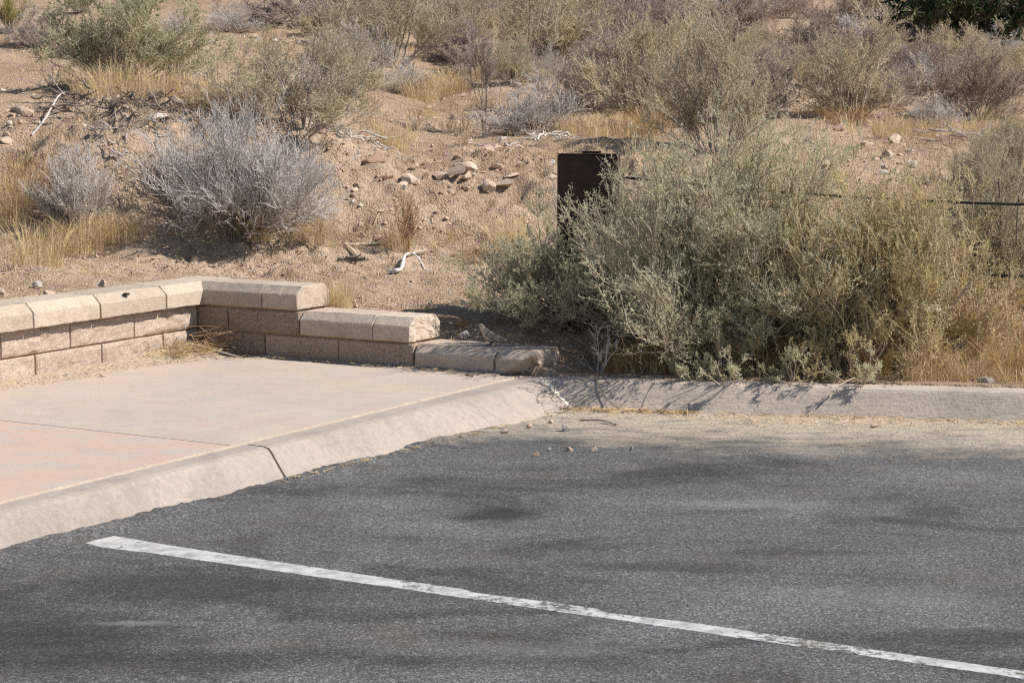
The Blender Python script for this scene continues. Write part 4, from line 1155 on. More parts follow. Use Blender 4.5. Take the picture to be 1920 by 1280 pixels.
ROCKS = [   # u, v (foot), width px, height/width, material, label
    (710, 306, 56, .5, 'rock_red', 'large brown rock with a dark shaded underside on the bank'),
    (764, 334, 48, .5, 'rock', 'long pinkish rock below the large brown one'),
    (755, 348, 32, .42, 'rock', 'flat pinkish stone tucked under the long pinkish rock'),
    (776, 316, 24, .75, 'rock', 'pale angular stone above the long pinkish rock'),
    (727, 336, 18, .9, 'rock_red', 'small rusty stone at the end of the long pinkish rock'),
    (881, 309, 46, .45, 'rock', 'broad flat pale rock at the top of the bank'),
    (858, 294, 22, .6, 'rock', 'small stone behind the broad flat pale rock'),
    (826, 330, 26, .6, 'rock', 'rounded stone left of centre in the stone row on the bank'),
    (857, 334, 34, .65, 'rock', 'wedge-shaped stone below the broad flat pale rock'),
    (879, 341, 22, .9, 'rock', 'blocky stone beside the wedge-shaped stone'),
    (871, 356, 20, .55, 'rock_red', 'low rusty stone below the blocky stone'),
    (913, 290, 27, .75, 'rock', 'pale angular rock with a black shadow at its side'),
    (927, 272, 32, .4, 'rock', 'flat pinkish stone above the pale angular rock'),
    (942, 267, 15, .8, 'rock_white', 'small white stone at the end of the flat pinkish one'),
    (897, 287, 15, .7, 'rock', 'small rounded stone touching the pale angular rock'),
    (931, 315, 26, .55, 'rock', 'low stone on the bank between flat rock and steel post'),
    (917, 349, 26, .8, 'rock', 'sharp angular stone low in the stone row'),
    (948, 345, 36, .45, 'rock', 'flat slab-like stone beside the sharp angular one'),
    (966, 333, 38, .22, 'rock', 'thin flake of stone above the slab-like stone'),
    (670, 342, 20, .75, 'rock', 'stone at the edge of the silver dead shrub, upper of two'),
    (665, 354, 18, .6, 'rock', 'stone at the edge of the silver dead shrub, lower of two'),
    (673, 424, 21, .75, 'rock', 'round pinkish stone on the bank beside the silver dead shrub'),
    (711, 444, 15, .85, 'rock', 'small round stone above the pale stick'),
    (846, 366, 14, .7, 'rock', 'small stone alone below the stone row'),
    (836, 398, 13, .7, 'rock', 'small pale stone beside dark clods on the bank'),
    (1038, 338, 20, .6, 'rock', 'stone just beside the steel post'),
    (1030, 299, 30, .3, 'rock_white', 'white flat stone at the shoulder of the steel post'),
    (683, 252, 26, .7, 'rock_red', 'reddish rock caught among grey dead branches'),
    (38, 224, 40, .6, 'rock', 'rock on the slope at the frame edge below the dark branches'),
    (10, 272, 28, .6, 'rock', 'rock at the frame edge above the golden grass'),
    (155, 262, 16, .9, 'rock', 'small pink stone on bare soil under the dead branches'),
    (298, 236, 48, .3, 'rock_white', 'pale flat rock half hidden behind the silver dead shrub'),
    (72, 546, 22, .85, 'rock_white', 'pale stone by the wall, the upper of the touching two'),
    (91, 551, 22, .8, 'rock', 'pink stone by the wall, the lower of the touching two'),
    (2, 552, 20, .9, 'rock', 'pink stone at the frame edge behind the wall cap'),
    (193, 540, 20, .75, 'rock', 'lone pink stone just behind the wall cap'),
    (1578, 250, 28, .7, 'rock', 'pale rock below the spreading tan shrub'),
    (1621, 268, 28, .65, 'rock', 'pale rock beside the dark-sided pair on the rocky patch'),
    (1676, 268, 46, .5, 'rock', 'broad rock in front of golden grass on the rocky patch'),
    (1662, 305, 32, .7, 'rock', 'pinkish rock low on the rocky patch'),
    (1754, 333, 20, 1.5, 'rock_red', 'upright rusty rock just above the upper cable'),
    (1706, 346, 34, .35, 'rock', 'flat rock almost touching the upper cable'),
    (1734, 346, 28, .6, 'rock_grey', 'greyish rock at the foot of the upright rusty one'),
    (1528, 280, 36, .4, 'rock', 'flat pale rock seen over the saltbush on the rocky patch'),
    (1429, 76, 36, .6, 'rock_white', 'white boulder high on the slope between brown shrubs'),
    (1908, 140, 22, .6, 'rock_white', 'white rock at the frame edge below the juniper'),
    (1841, 716, 34, .5, 'rock_grey', 'flat grey-brown stone in golden grass at the kerb'),
    (870, 635, 26, .8, 'rock_grey', 'rounded grey stone in shade behind the lowest cap'),
    (862, 612, 26, .8, 'rock_red', 'reddish stone in deep shade behind the middle cap'),
]
LOTSTONES = [
    (947, 812, 14, .8, 'rock', 'pink stone at the foot of the kerb, before the corner'),
    (994, 803, 13, .8, 'rock', 'pink stone at the kerb foot, between two others'),
    (1032, 793, 10, .8, 'rock', 'smallest pink stone at the kerb foot by the corner'),
    (1060, 808, 17, .8, 'rock_grey', 'pale grey stone on the asphalt near the kerb corner'),
    (1006, 855, 12, .8, 'rock_red', 'rusty stone on the asphalt, lowest of the row'),
    (1031, 845, 10, .8, 'rock_grey', 'small grey stone in the row on the asphalt'),
    (1067, 845, 13, .75, 'rock', 'brown stone in the middle of the row on the asphalt'),
    (1113, 846, 12, 1.2, 'rock', 'pointed pink stone at the end of the row on the asphalt'),
    (1184, 843, 9, .8, 'rock_grey', 'tiny grey stone alone on the asphalt beyond the row'),
    (1640, 801, 13, .8, 'rock', 'pink stone on the sand along the back kerb'),
]
def build_rocks():
    rng = rngf(31)
    for (u, v, w, hr, m, lab) in ROCKS:
        p = hit(u, v)
        tag(rock('stone', p, w * p[1] / FPX, hr, m, rng), lab, 'stone', 'stones on the slope')
    for (u, v, w, hr, m, lab) in LOTSTONES:
        p = gp(u, v); tag(rock('stone', p, w * p[1] / FPX, hr, m, rng, sink=.12), lab, 'stone', 'stones on the asphalt')
    p = gp(203, 682, ZS); tag(rock('stone', p, .035, .7, 'rock_red', rng, sink=.1), 'small brown stone in the dirt along the split-face wall', 'stone')
    p = gp(192, 706, ZS); tag(rock('stone', p, .03, .6, 'rock', rng, sink=.1), 'small pink stone on the walk near the split-face wall', 'stone')
    # loose stones of the rocky patches
    patches = [(830, 380, 110, 40, 18, 9, 'small loose stone on the bare lower face of the bank'), (560, 60, 150, 26, 20, 14, 'loose stone on the pale gravel below the top edge hedge'), (60, 160, 120, 24, 14, 14, 'loose stone on the shoulder beside the large grey-green shrub'),
               (930, 300, 90, 40, 22, 10, 'small loose stone among the larger stones of the bank'), (1620, 300, 150, 50, 40, 15, 'loose stone of the rocky patch above the upper cable'),
               (820, 200, 90, 40, 18, 12, 'loose stone on the flat uphill of the bank, before the snag'), (30, 240, 50, 30, 16, 13, 'loose stone at the frame edge under the dark branches'),
               (700, 400, 70, 40, 14, 10, 'small loose stone beside the silver dead shrub'), (1400, 210, 90, 30, 12, 12, 'loose stone near the shaded mauve shrub'), (1560, 160, 180, 40, 14, 12, 'loose stone between the tan and brown shrubs')]
    for (u, v, du, dv, n, w, lab) in patches:
        for _ in range(n):
            p = hit(u + rng.normal(0, du * .6), v + rng.normal(0, dv * .6))
            o = rock('loose_stone', p, w * rng.uniform(.5, 1.2) * p[1] / FPX, rng.uniform(.4, .8), 'rock' if rng.random() < .8 else 'rock_white', rng)
            tag(o, lab, 'stone', lab.replace('loose stone', 'loose stones'))
    # clods of soil on the bank
    n = 5200
    x, y = rng.uniform(-2.9, 2.6, n), rng.uniform(10.2, 13.4, n)
    k = fbm(x * 1.6, y * 1.6, oct=3, seed=73) + rng.normal(0, .3, n) > -.05; x, y = x[k], y[k]
    _scatter_pebbles('soil_clods', x, y, ground_z(x, y), .004 + .016 * rng.random(len(x)) ** 2.5, rng, 'crumbled clods of soil on the bank', 'soil')
    # gravel
    n = 14000
    y = 9.0 + 15 * rng.random(n) ** 1.6; x = rng.uniform(-.30, .30, n) * y
    b = behind(x, y); k = (b > .05)
    dens = fbm(x * 1.1, y * 1.1, oct=3, seed=71); k &= dens + rng.normal(0, .35, n) > -.15
    x, y = x[k], y[k]; n = len(x)
    z = ground_z(x, y)
    r = (.003 + .015 * rng.random(n) ** 3.5) * (y / 10) ** .7
    _scatter_pebbles('gravel', x, y, z, r, rng, 'gravel strewn over the hillside soil')
    # grains of sand thinning out over the asphalt
    n = 15000
    t = rng.uniform(-.2, 4.2, n); d = -np.abs(rng.normal(0, 1, n)) * np.interp(t, [-.2, .3, .9, 1.6, 2.4, 4.2], [.10, .26, .42, .42, .30, .34])
    s_ = BC0[0] + BCD[0] * t + BCN[0] * d; d_ = BC0[1] + BCD[1] * t + BCN[1] * d
    k = (s_ > sb(d_) + .01) & (fbm(s_ * 3, d_ * 5, oct=3, seed=88) + rng.normal(0, .5, n) > -.1); P = WA(s_[k], d_[k], 0 * s_[k])
    _scatter_pebbles('sand_grains', P[:, 0], P[:, 1], P[:, 2] + .001, .0013 + .0016 * rng.random(len(P)) ** 2, rng, 'sand grains thinning out over the asphalt by the back kerb', 'sandgrain')
    # grit on the lot near the kerb
    n = 1300
    t = rng.uniform(-.2, 5, n); d = -np.abs(rng.normal(0, .45, n))
    s_ = BC0[0] + BCD[0] * t + BCN[0] * d; d_ = BC0[1] + BCD[1] * t + BCN[1] * d
    k = s_ > sb(d_) + .01; P = WA(s_[k], d_[k], 0 * s_[k])
    _scatter_pebbles('grit', P[:, 0], P[:, 1], P[:, 2] + .003, .0012 + .004 * rng.random(len(P)) ** 3, rng, 'fine grit lying on the asphalt by the back kerb')

def _scatter_pebbles(name, x, y, z, r, rng, label, mat='pebble'):
    n = len(x)
    O = np.array([[1, 0, 0], [0, 1, 0], [-1, 0, 0], [0, -1, 0], [0, 0, 1], [0, 0, -1]], float)
    sc = rng.uniform(.55, 1.2, (n, 6, 1)); V = O[None] * sc + rng.normal(0, .18, (n, 6, 3))
    a = rng.random(n) * 6.28; c, s = np.cos(a)[:, None], np.sin(a)[:, None]
    V = np.stack([V[..., 0] * c - V[..., 1] * s, V[..., 0] * s + V[..., 1] * c, V[..., 2] * .7], -1)
    V = V * r[:, None, None] + np.stack([x, y, z + r * .25], -1)[:, None]
    F = np.array([[0, 1, 4], [1, 2, 4], [2, 3, 4], [3, 0, 4], [1, 0, 5], [2, 1, 5], [3, 2, 5], [0, 3, 5]])
    T = (F[None] + np.arange(n)[:, None, None] * 6).reshape(-1, 3)
    o = mk(name, V.reshape(-1, 3), None, T, mat=MT[mat]); tag(o, label, 'gravel', kind='stuff')
build_rocks()

# ------------------------------------------------------------------ low dry brush, litter
def build_litter():
    rng = rngf(44)
    fields = [(300, 230, 260, 60, 70, 'g'), (900, 220, 260, 50, 70, 'g'), (1450, 200, 330, 60, 90, 'g'), (1100, 130, 500, 40, 100, 'g'), (560, 120, 300, 40, 60, 'g'), (150, 330, 160, 70, 40, 'g'), (640, 430, 110, 40, 30, 'g'), (1750, 250, 150, 60, 40, 'g')]
    parts = []
    for (u, v, du, dv, n, k) in fields:
        for _ in range(int(n * .42)):
            p = hit(u + rng.normal(0, du * .55), v + rng.normal(0, dv * .6))
            f = (p[1] / 11) ** .5
            st = main_stems(rng, int(rng.integers(4, 9)), .10 * f * rng.uniform(.6, 1.6), .11 * f * rng.uniform(.5, 1.5), 1.3, K=4)
            b1 = offshoots(rng, st, 3, .06 * f, K=3)
            parts.append(join([tubes(st + p, rad(st, .0022, .001) * f, 3), tubes(b1 + p, rad(b1, .0016, .0008) * f, 3)]))
    V, Q = join(parts)
    tag(mk('low_brush', V, Q, mat=MT['twigmix'], smooth=True), 'low dry grey and tan sprigs scattered over the slope', 'brush', kind='stuff')
    # straw and short sticks lying about
    n = 4200
    y = 8.9 + 9 * rng.random(n) ** 1.5; x = rng.uniform(-.29, .29, n) * y
    k = behind(x, y) > .03; x, y = x[k], y[k]; n = len(x)
    a = rng.random(n) * 6.28; l = rng.uniform(.02, .09, n) * (y / 10); dx, dy = np.cos(a) * l / 2, np.sin(a) * l / 2
    t = np.array([-1, 0, 1.])[None]
    X = x[:, None] + dx[:, None] * t + rng.normal(0, .003, (n, 3)); Yy = y[:, None] + dy[:, None] * t
    P = np.stack([X, Yy, ground_z(X, Yy) + .004 + np.abs(rng.normal(0, .004, (n, 1)))], -1)
    V, Q = tubes(P, np.full((n, 3), 1.) * (.0009 + .0018 * rng.random((n, 1)) ** 2), 3)
    parts = [(V, Q)]
    # straw blown against the back kerb and the wall corner
    def strew(c, spread, n, z, ln=.07):
        q = c + rng.normal(0, 1, (n, 3)) * spread; a = rng.random(n) * 6.28; l = ln * rng.uniform(.3, 1.2, n)
        t = np.array([-.5, 0, .5])[None, :, None]
        D = np.stack([np.cos(a) * l, np.sin(a) * l, rng.normal(0, .15, n) * l], -1)
        P = q[:, None] + D[:, None] * t; P[..., 2] = np.maximum(P[..., 2], z + .002)
        return tubes(P, np.full((n, 3), 1.) * (.0008 + .001 * rng.random((n, 1))), 3)
    for (t0, t1, m_) in ((-.05, .55, 260), (.5, 2.2, 150), (2.2, 5, 120)):
        tt = rng.uniform(t0, t1, m_); nn = -.01 - np.abs(rng.normal(0, .035, m_))
        c = WA(BC0[0] + BCD[0] * tt + BCN[0] * nn, BC0[1] + BCD[1] * tt + BCN[1] * nn, .008 + .006 * rng.random(m_))
        parts.append(strew(c, np.array([.004, .004, .002]), m_, .002, .06))
    dd = rng.uniform(-2.2, -.05, 110); c = WA(sb(dd) + .015 + np.abs(rng.normal(0, .02, 110)), dd, .016)
    parts.append(strew(c, np.array([.003, .003, .002]), 110, .01, .045))
    c = WA(-.80 + .06 * rng.normal(size=330), -.20 + .11 * rng.normal(size=330), ZS + .03 + .03 * rng.random(330))
    parts.append(strew(c, np.array([.02, .02, .012]), 330, ZS + .02, .13))
    c = WA(rng.uniform(-.9, .9, 90), -.03 - np.abs(rng.normal(0, .04, 90)), ZS + .01)
    parts.append(strew(c, np.array([.01, .01, .003]), 90, ZS, .04))
    V, Q = join(parts)
    tag(mk('straw_litter', V, Q, mat=MT['straw']), 'bits of straw and twig lying on the ground and along the kerbs', 'straw', kind='stuff')
MT['twigmix'] = leafmat('twig_mixed', [(.26, .20, .15), (.38, .31, .25), (.48, .42, .37), (.50, .38, .24)], 0, .85)
build_litter()

# ------------------------------------------------------------------ sticks, roots, dead brush
def path_px(pts, lift=.01):
    out = []
    for q in pts:
        p = hit(q[0], q[1]); p[2] += lift if len(q) < 3 else q[2]; out.append(p)
    return np.array(out)

def smooth_path(P, n=24):
    P = np.asarray(P, float); m = len(P)
    t = np.linspace(0, m - 1, n); out = []
    for q in t:
        i = min(int(q), m - 2); f = q - i
        p0, p1, p2, p3 = P[max(i - 1, 0)], P[i], P[i + 1], P[min(i + 2, m - 1)]
        out.append(.5 * ((2 * p1) + (p2 - p0) * f + (2 * p0 - 5 * p1 + 4 * p2 - p3) * f * f + (3 * p1 - p0 - 3 * p2 + p3) * f ** 3))
    return np.array(out)

def wood(name, P, r0, r1, mat, label, cat, seed=0, knots=.15, twigs=0, tl=.08):
    rng = rngf(seed); P = np.asarray(P, float)
    r = np.linspace(r0, r1, len(P)) * (1 + knots * fbm(np.arange(len(P)) * .45, np.arange(len(P)) * 0. + seed, oct=2, seed=seed))
    c = P[0].copy()
    parts = [tubes((P - c)[None], r[None], 6)]
    if twigs:
        Q_ = offshoots(rng, (P - c)[None], twigs, tl, (25, 60), K=4, up=.15, tr=(.15, 1.))
        Q_[..., 2] = np.where(True, Q_[..., 2], 0)
        parts.append(tubes(Q_, rad(Q_, r1 * .8, r1 * .35), 4))
    V, Q = join(parts)
    o = mk(name, V, Q, mat=MT[mat], smooth=True, loc=c); tag(o, label, cat)
    return o

def build_wood():
    P = smooth_path(path_px([(733, 516, .012), (741, 517, .02), (752, 513, .03), (758, 497, .045), (764, 489, .05), (776, 488, .05), (786, 492, .03), (797, 496, .012)]), 40)
    wood('bleached_root', P, .013, .004, 'bleached', 'white bleached crooked root lying on the bank', 'root', 3, .35, 4, .05)
    for i, (pts, r0, r1, m, lab) in enumerate([
        ([(555, 456), (580, 463), (606, 473)], .010, .008, 'stick', 'pale stick slanting down towards the wall behind the top tier'),
        ([(646, 468), (662, 477), (676, 488)], .008, .006, 'stick', 'short pale stick meeting the dark forked stick'),
        ([(632, 487), (660, 488), (684, 489)], .009, .014, 'twigdark', 'dark forked stick lying on the bank'),
        ([(645, 464), (700, 455), (746, 447)], .006, .011, 'stick', 'long pale stick lying level below the round pinkish stone'),
        ([(762, 483), (778, 478), (801, 471)], .011, .009, 'stick', 'pale stick lying just above the bleached root'),
        ([(690, 576), (720, 578), (735, 580)], .004, .003, 'stick', 'thin pale stick behind the middle tier of the wall'),
        ([(1722, 244), (1745, 243), (1757, 244)], .016, .012, 'twigdark', 'dark fallen stick beside golden grass on the slope')]):
        wood('dry_stick', smooth_path(path_px(pts, .018), 14), r0, r1, m, lab, 'stick', 20 + i, .2, 2, .06)
    wood('old_root', smooth_path(path_px([(60, 266, .01), (85, 248, .04), (105, 222, .07), (118, 200, .06), (128, 184, .02)]), 20), .006, .004, 'twigpale', 'long pale curved root hanging over the bank', 'root', 41, .2, 3, .15)
    # tangles of dead branches
    def tangle(u, v, w, h, n, mat, lab, seed):
        rng = rngf(seed); c = hit(u, v); S = w * c[1] / FPX; Hh = h * c[1] / FPX
        x = rng.normal(0, S * .28, n); y = rng.normal(0, .14, n); a = rng.normal(0, .55, n) + np.where(rng.random(n) < .5, 0, np.pi)
        l = S * rng.uniform(.2, .55, n); K = 7; t = np.linspace(-.5, .5, K)
        X = c[0] + x[:, None] + np.cos(a)[:, None] * l[:, None] * t; Yy = c[1] + y[:, None] + np.sin(a)[:, None] * l[:, None] * t * .6
        Z = ground_z(X, Yy) + .012 + Hh * rng.random((n, 1)) * .6 + np.cumsum(rng.normal(0, .012, (n, K)), 1)
        P = np.stack([X, Yy + np.cumsum(rng.normal(0, .012, (n, K)), 1), np.maximum(Z, ground_z(X, Yy) + .004)], -1) - c
        o = empty('dead_branches', c); tag(o, lab, 'branches', 'dead branches on the slope')
        for i in range(n):
            b = offshoots(rng, P[i:i + 1], 5, S * .14, (20, 60), K=4, up=.1)
            V, Q = join([tubes(P[i:i + 1], rad(P[i:i + 1], .009, .004), 5), tubes(b, rad(b, .0032, .0016), 3)])
            mk('branch', V, Q, mat=MT[mat], smooth=True, parent=o)
    tangle(140, 208, 150, 26, 22, 'twigdark', 'tangle of dark dead branches below the large grey-green shrub', 51)
    tangle(262, 215, 150, 30, 22, 'twigdark', 'tangle of dark dead branches just behind the silver dead shrub', 52)
    tangle(205, 268, 90, 22, 12, 'twigmauve', 'grey dead branches on the bank above the small pale dead shrub', 53)
    tangle(650, 256, 120, 30, 20, 'twigpale', 'bleached grey branches around the reddish rock', 54)
    tangle(1000, 268, 120, 18, 14, 'twigpale', 'grey dead branches below the leaning grey shrub', 55)
    tangle(935, 235, 110, 22, 12, 'twigdark', 'dark branches around the foot of the dead snag', 56)
    tangle(1800, 262, 150, 22, 12, 'twigmauve', 'grey dead branches below the rounded brown shrub', 57)
    tangle(1440, 225, 120, 16, 10, 'twigdark', 'dark dead branches in shade under the mauve shrub', 58)
    # rusty twigs caught in the wall corner
    rng = rngf(61); c = W(-.86, -.12, ZS + .05)
    n = 13
    B = np.stack([rng.normal(0, .02, n), rng.normal(0, .05, n), rng.uniform(-.01, .10, n)], -1)
    D = nrm(np.stack([rng.uniform(.5, 1.1, n) * D1[0], rng.uniform(.5, 1.1, n) * D1[1] + rng.normal(0, .12, n), rng.normal(.12, .32, n)], -1))
    t = np.linspace(0, 1, 6)[None, :, None]; l = rng.uniform(.12, .27, n)[:, None, None]
    P = B[:, None] + D[:, None] * t * l + np.cumsum(rng.normal(0, .006, (n, 6, 3)), 1)
    b = offshoots(rng, P, 2.2, .08, (20, 50), K=4, up=.05)
    V, Q = join([tubes(P, rad(P, .0026, .0016), 4), tubes(b, rad(b, .0016, .001), 3)])
    tag(mk('twig_bundle', V, Q, mat=MT['twigred'], smooth=True, loc=c), 'rusty bare twigs caught in the inner corner of the walls', 'twigs')
    P = smooth_path([W(-.80, -.22, ZS + .07), W(-.66, -.20, ZS + .045), W(-.46, -.20, ZS + .012)], 8)
    wood('pale_straw', P, .0055, .0035, 'stick', 'straight pale stem lying on straw in the wall corner', 'stem', 62, .1)
    P = smooth_path([gp(672, 0 + 682, ZS), gp(690, 684, ZS), gp(740, 690, ZS)], 6)
    # twigs lying on the kerb and lot
    kt = lambda t, n, z: W(BC0[0] + BCD[0] * t + BCN[0] * n, BC0[1] + BCD[1] * t + BCN[1] * n, z)
    P = smooth_path([kt(.07, .13, .15), kt(.10, .075, .112), kt(.15, .02, .05), kt(.22, -.03, .008)], 12)
    wood('bent_twig', P, .0038, .0022, 'twigdark', 'thin bent twig leaning on the back kerb near the corner', 'twig', 63, .1, 1, .04)
    P = smooth_path([gp(1088, 787, .006), gp(1130, 788, .01), gp(1155, 797, .006)], 10)
    wood('lot_twig', P, .0042, .0025, 'twigdark', 'dark twig lying on sand by the kerb corner', 'twig', 64, .2, 2, .05)
    P = smooth_path([kt(1.18, .03, .09), kt(1.24, .12, .142), kt(1.30, .2, .16)], 8)
    wood('bent_twig', P, .004, .003, 'twig', 'straight dry twig poking over the back kerb', 'twig', 65, .1)
    P = np.array([W(0, 0, 0)] * 2)
    p0, p1 = gp(874, 702, ZS + .004), gp(886, 705, ZS + .004)
    wood('bark_chip', smooth_path([p0, (p0 + p1) / 2 + [0, 0, .004], p1], 6), .005, .004, 'twigred', 'small reddish bark chip on the walk before the lowest tier', 'chip', 66, .3)
    p = W(-.93, -.62, LV[3] - .012)
    for k in range(1):
        q = at(236, 553, 9.0); q = gp(236, 553, LV[3] - .018)
        o = rock('dropping', q, .035, .45, 'clod', rngf(5), sink=.2); tag(o, 'small dark clod stuck on the edge of the wall cap', 'clod')
def _clod():
    m = NT('dark_clod').rough(.9); m.color(m.ramp(m.noise(60, 3), [(.3, (.035, .025, .018)), (.7, (.09, .065, .045))])); MT['clod'] = m.m
_clod()
build_wood()

# ------------------------------------------------------------------ steel post and cables
def box(name, x0, x1, y0, y1, z0, z1, mat, parent, bev=.003):
    bm = bmesh.new()
    vs = [bm.verts.new((x, y, z)) for x in (x0, x1) for y in (y0, y1) for z in (z0, z1)]
    for f in ((0, 1, 3, 2), (4, 6, 7, 5), (0, 4, 5, 1), (2, 3, 7, 6), (0, 2, 6, 4), (1, 5, 7, 3)): bm.faces.new([vs[i] for i in f])
    bmesh.ops.recalc_face_normals(bm, faces=bm.faces)
    bmesh.ops.bevel(bm, geom=list(bm.edges), offset=bev, segments=2, affect='EDGES')
    me = bpy.data.meshes.new(name); bm.to_mesh(me); bm.free(); me.materials.append(MT[mat])
    o = bpy.data.objects.new(name, me); COL.objects.link(o); o.parent = parent; return o

FD = BCD[0] * D1 + BCD[1] * D2; FANG = math.atan2(FD[1], FD[0])
def build_fence():
    PY = 9.72
    a, b = at(1048, 290, PY), at(1161, 290, PY - .06)
    cx, cy = (a[0] + b[0]) / 2, PY
    wd = abs(b[0] - a[0]) / math.cos(FANG); top = float(at(1100, 288, PY)[2])
    z0 = float(ground_z(np.array([cx]), np.array([cy]))[0])
    posts = []
    for i in range(2):
        r = empty('fence_post', (cx + FD[0] * 5.2 * i, cy + FD[1] * 5.2 * i, z0), FANG)
        h = top - z0
        box('post_body', -wd / 2, wd / 2, -.05, .05, -.3, h - .006, 'steel', r)
        box('cap_plate', -wd / 2 - .002, wd / 2 + .002, -.052, .052, h - .005, h, 'steel', r, .0015)
        box('cap_clip', -.04, .06, .01, .04, h + .001, h + .012, 'steel', r, .003)
        for zz in (.86, .42):
            br = box('cable_bracket', wd / 2 + .001, wd / 2 + .03, -.02, .02, zz * h - .02, zz * h + .02, 'steel', r, .004)
            for sx in (-.012, .012): box('bolt', wd / 2 + .010, wd / 2 + .020, -.026, -.0195, zz * h + sx - .004, zz * h + sx + .004, 'cable', br, .002)
            box('face_bolt', wd * .5 - .04, wd * .5 - .022, -.058, -.0495, zz * h - .009, zz * h + .009, 'cable', r, .003)
        tag(r, 'dark brown rectangular steel post rising behind the tallest saltbush' if i == 0 else 'dark brown steel post at the far end of the cables', 'post', 'fence posts')
        if i == 0: posts = (cx, cy)
    e0 = np.array([cx, cy]) + FD * (wd / 2 + .02); e1 = np.array([cx, cy]) + FD * (5.2 - wd / 2 - .02)
    h = top - z0
    for (zr, sag, lab) in ((.86, .125, 'upper black cable sagging between the steel posts'), (.42, .10, 'lower black cable passing through the shrubs')):
        t = np.linspace(0, 1, 40); P = np.stack([e0[0] + (e1[0] - e0[0]) * t, e0[1] + (e1[1] - e0[1]) * t, z0 + zr * h - sag * 4 * t * (1 - t)], -1)
        V, Q = tubes(P[None], np.full((1, 40), .0068), 10)
        tag(mk('fence_cable', V, Q, mat=MT['cable'], smooth=True), lab, 'cable', 'fence cables')
build_fence()

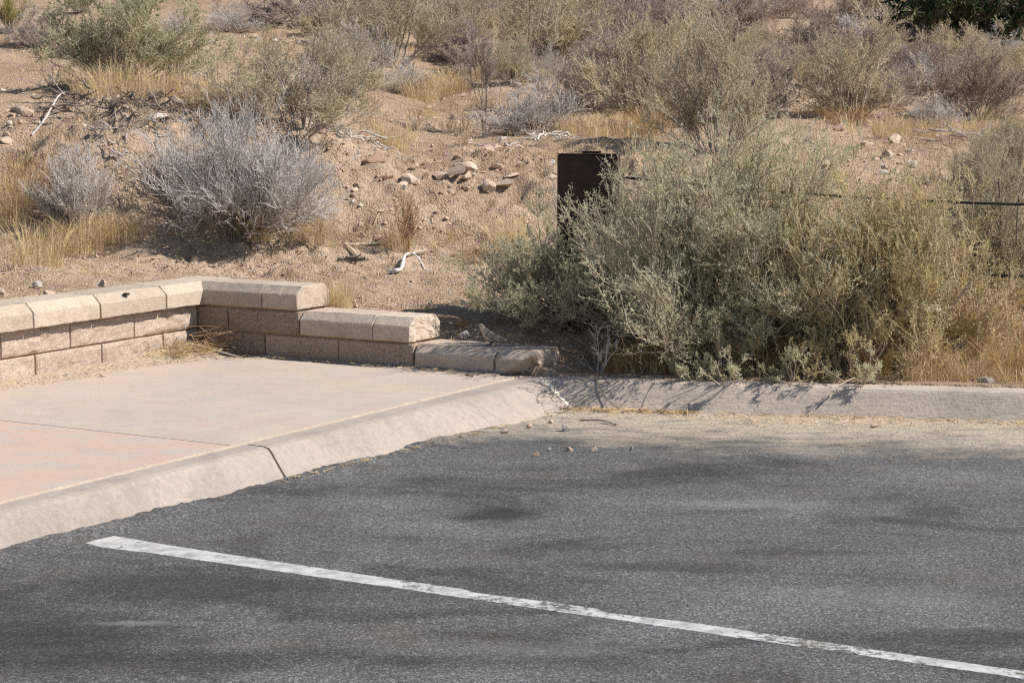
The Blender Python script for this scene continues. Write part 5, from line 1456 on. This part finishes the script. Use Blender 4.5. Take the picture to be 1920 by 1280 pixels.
# ------------------------------------------------------------------ bird
def build_bird():
    foot = W(.80, .115, LV[1])
    u0, v0 = 740., 700.; k = .000325
    def pt(zx, zy): return np.array([(zx - u0) * k, 0., (v0 - zy) * k])
    sp = [(572, 402, 3), (590, 396, 22), (612, 398, 34), (640, 420, 40), (668, 458, 50), (705, 512, 68), (750, 555, 78), (800, 580, 76), (850, 593, 64), (900, 602, 48), (945, 612, 34), (985, 628, 24), (1050, 655, 15), (1120, 684, 11), (1150, 696, 6)]
    C = smooth_path([pt(a, b) for a, b, r in sp], 60)
    r = np.interp(np.linspace(0, len(sp) - 1, 60), np.arange(len(sp)), [q[2] * k for q in sp])
    T = nrm(np.gradient(C, axis=0)); side = np.array([0, 1., 0]); upv = np.cross(side[None], T); upv = nrm(upv) * -1
    ang = np.arange(18) * 2 * np.pi / 18
    fl = np.interp(np.arange(60) / 59, [0, .75, .85, 1], [.92, .9, 1.3, 2.0]); fu = np.interp(np.arange(60) / 59, [0, .78, .86, 1], [1., 1., .6, .35])
    V = C[:, None] + side * (np.cos(ang)[None, :, None] * (r * fl)[:, None, None]) + upv[:, None] * (np.sin(ang)[None, :, None] * (r * fu)[:, None, None])
    idx = np.arange(60 * 18).reshape(60, 18); nx = np.roll(idx, -1, 1)
    Q = np.stack([idx[:-1], nx[:-1], nx[1:], idx[1:]], -1).reshape(-1, 4)
    Vs = [V.reshape(-1, 3)]; Qs = [Q]; M = [np.where(C[:-1, None, 2].repeat(18, 1).ravel() * 0 + np.sin(ang)[None].repeat(59, 0).ravel() < -.35, 1, 0)]
    M[0] = np.where(np.repeat(np.arange(59), 18) > 48, 3, M[0])
    def add(v, q, m):
        n = sum(len(x) for x in Vs); Vs.append(v); Qs.append(q + n); M.append(np.full(len(q), m))
    # bill
    P = np.stack([pt(584, 398), pt(566, 404), pt(548, 410)]); v, q = tubes(P[None], np.array([[.0042, .0027, .0004]]), 8); add(v, q, 2)
    for sgn in (-1, 1):
        # wing: folded, lens shaped, tip over the tail base
        W_ = smooth_path([pt(672, 478), pt(720, 520), pt(790, 560), pt(870, 592), pt(950, 622), pt(1000, 640)], 24)
        hw = np.interp(np.linspace(0, 1, 24), [0, .15, .45, .75, 1], [.004, .013, .017, .011, .002])
        th = np.interp(np.linspace(0, 1, 24), [0, .3, .7, 1], [.002, .0045, .0035, .001])
        off = np.interp(np.linspace(0, 1, 24), [0, .3, .6, .85, 1], [.012, .0225, .020, .009, .005])
        Tw = nrm(np.gradient(W_, axis=0)); uw = nrm(np.cross(side[None], Tw)) * -1
        a = np.arange(10) * 2 * np.pi / 10
        cen = W_ + side * (sgn * off)[:, None]
        v = cen[:, None] + uw[:, None] * (np.cos(a)[None, :, None] * hw[:, None, None]) + side * (np.sin(a)[None, :, None] * th[:, None, None])
        ii = np.arange(240).reshape(24, 10); nn = np.roll(ii, -1, 1); q = np.stack([ii[:-1], nn[:-1], nn[1:], ii[1:]], -1).reshape(-1, 4)
        add(v.reshape(-1, 3), q, 3)
        # eye
        e = pt(603, 392) + side * sgn * .0098
        th_ = np.linspace(.05, np.pi - .05, 6); rr = .0019
        v = np.stack([np.stack([e[0] + rr * np.sin(t) * np.cos(a), e[1] + rr * np.sin(t) * np.sin(a), e[2] + rr * np.cos(t) * np.ones(10)], -1) for t in th_])
        ii = np.arange(60).reshape(6, 10); nn = np.roll(ii, -1, 1); q = np.stack([ii[:-1], nn[:-1], nn[1:], ii[1:]], -1).reshape(-1, 4)
        add(v.reshape(-1, 3), q, 2)
        # leg: thigh, shank, three toes forward and one back
        hip, knee, ft = pt(790, 625) + side * sgn * .010, pt(772, 660) + side * sgn * .011, pt(748 + 14 * sgn, 697) + side * sgn * .012
        v, q = tubes(np.stack([hip, knee, ft])[None], np.array([[.0065, .0028, .0014]]), 8); add(v, q, 2)
        for dx, dy in ((-.017, -.006), (-.019, 0), (-.016, .007), (.010, 0)):
            v, q = tubes(np.stack([ft, ft + [dx * .55, dy * .6, .0015], ft + [dx, dy, -.0005]])[None], np.array([[.0014, .0012, .0006]]), 6); add(v, q, 2)
    V = np.concatenate(Vs); Q = np.concatenate(Qs); mi = np.concatenate(M).astype(np.int32)
    me_o = mk('bird', V, Q, mat=MT['bird'], smooth=True, loc=foot + [0, 0, .002])
    for nme in ('breast', 'birddark', 'wing'): me_o.data.materials.append(MT[nme])
    me_o.data.polygons.foreach_set('material_index', mi)
    me_o.rotation_euler = (0, 0, math.radians(6))
    tag(me_o, 'small grey-brown bird standing on the lowest wall cap', 'bird')
build_bird()
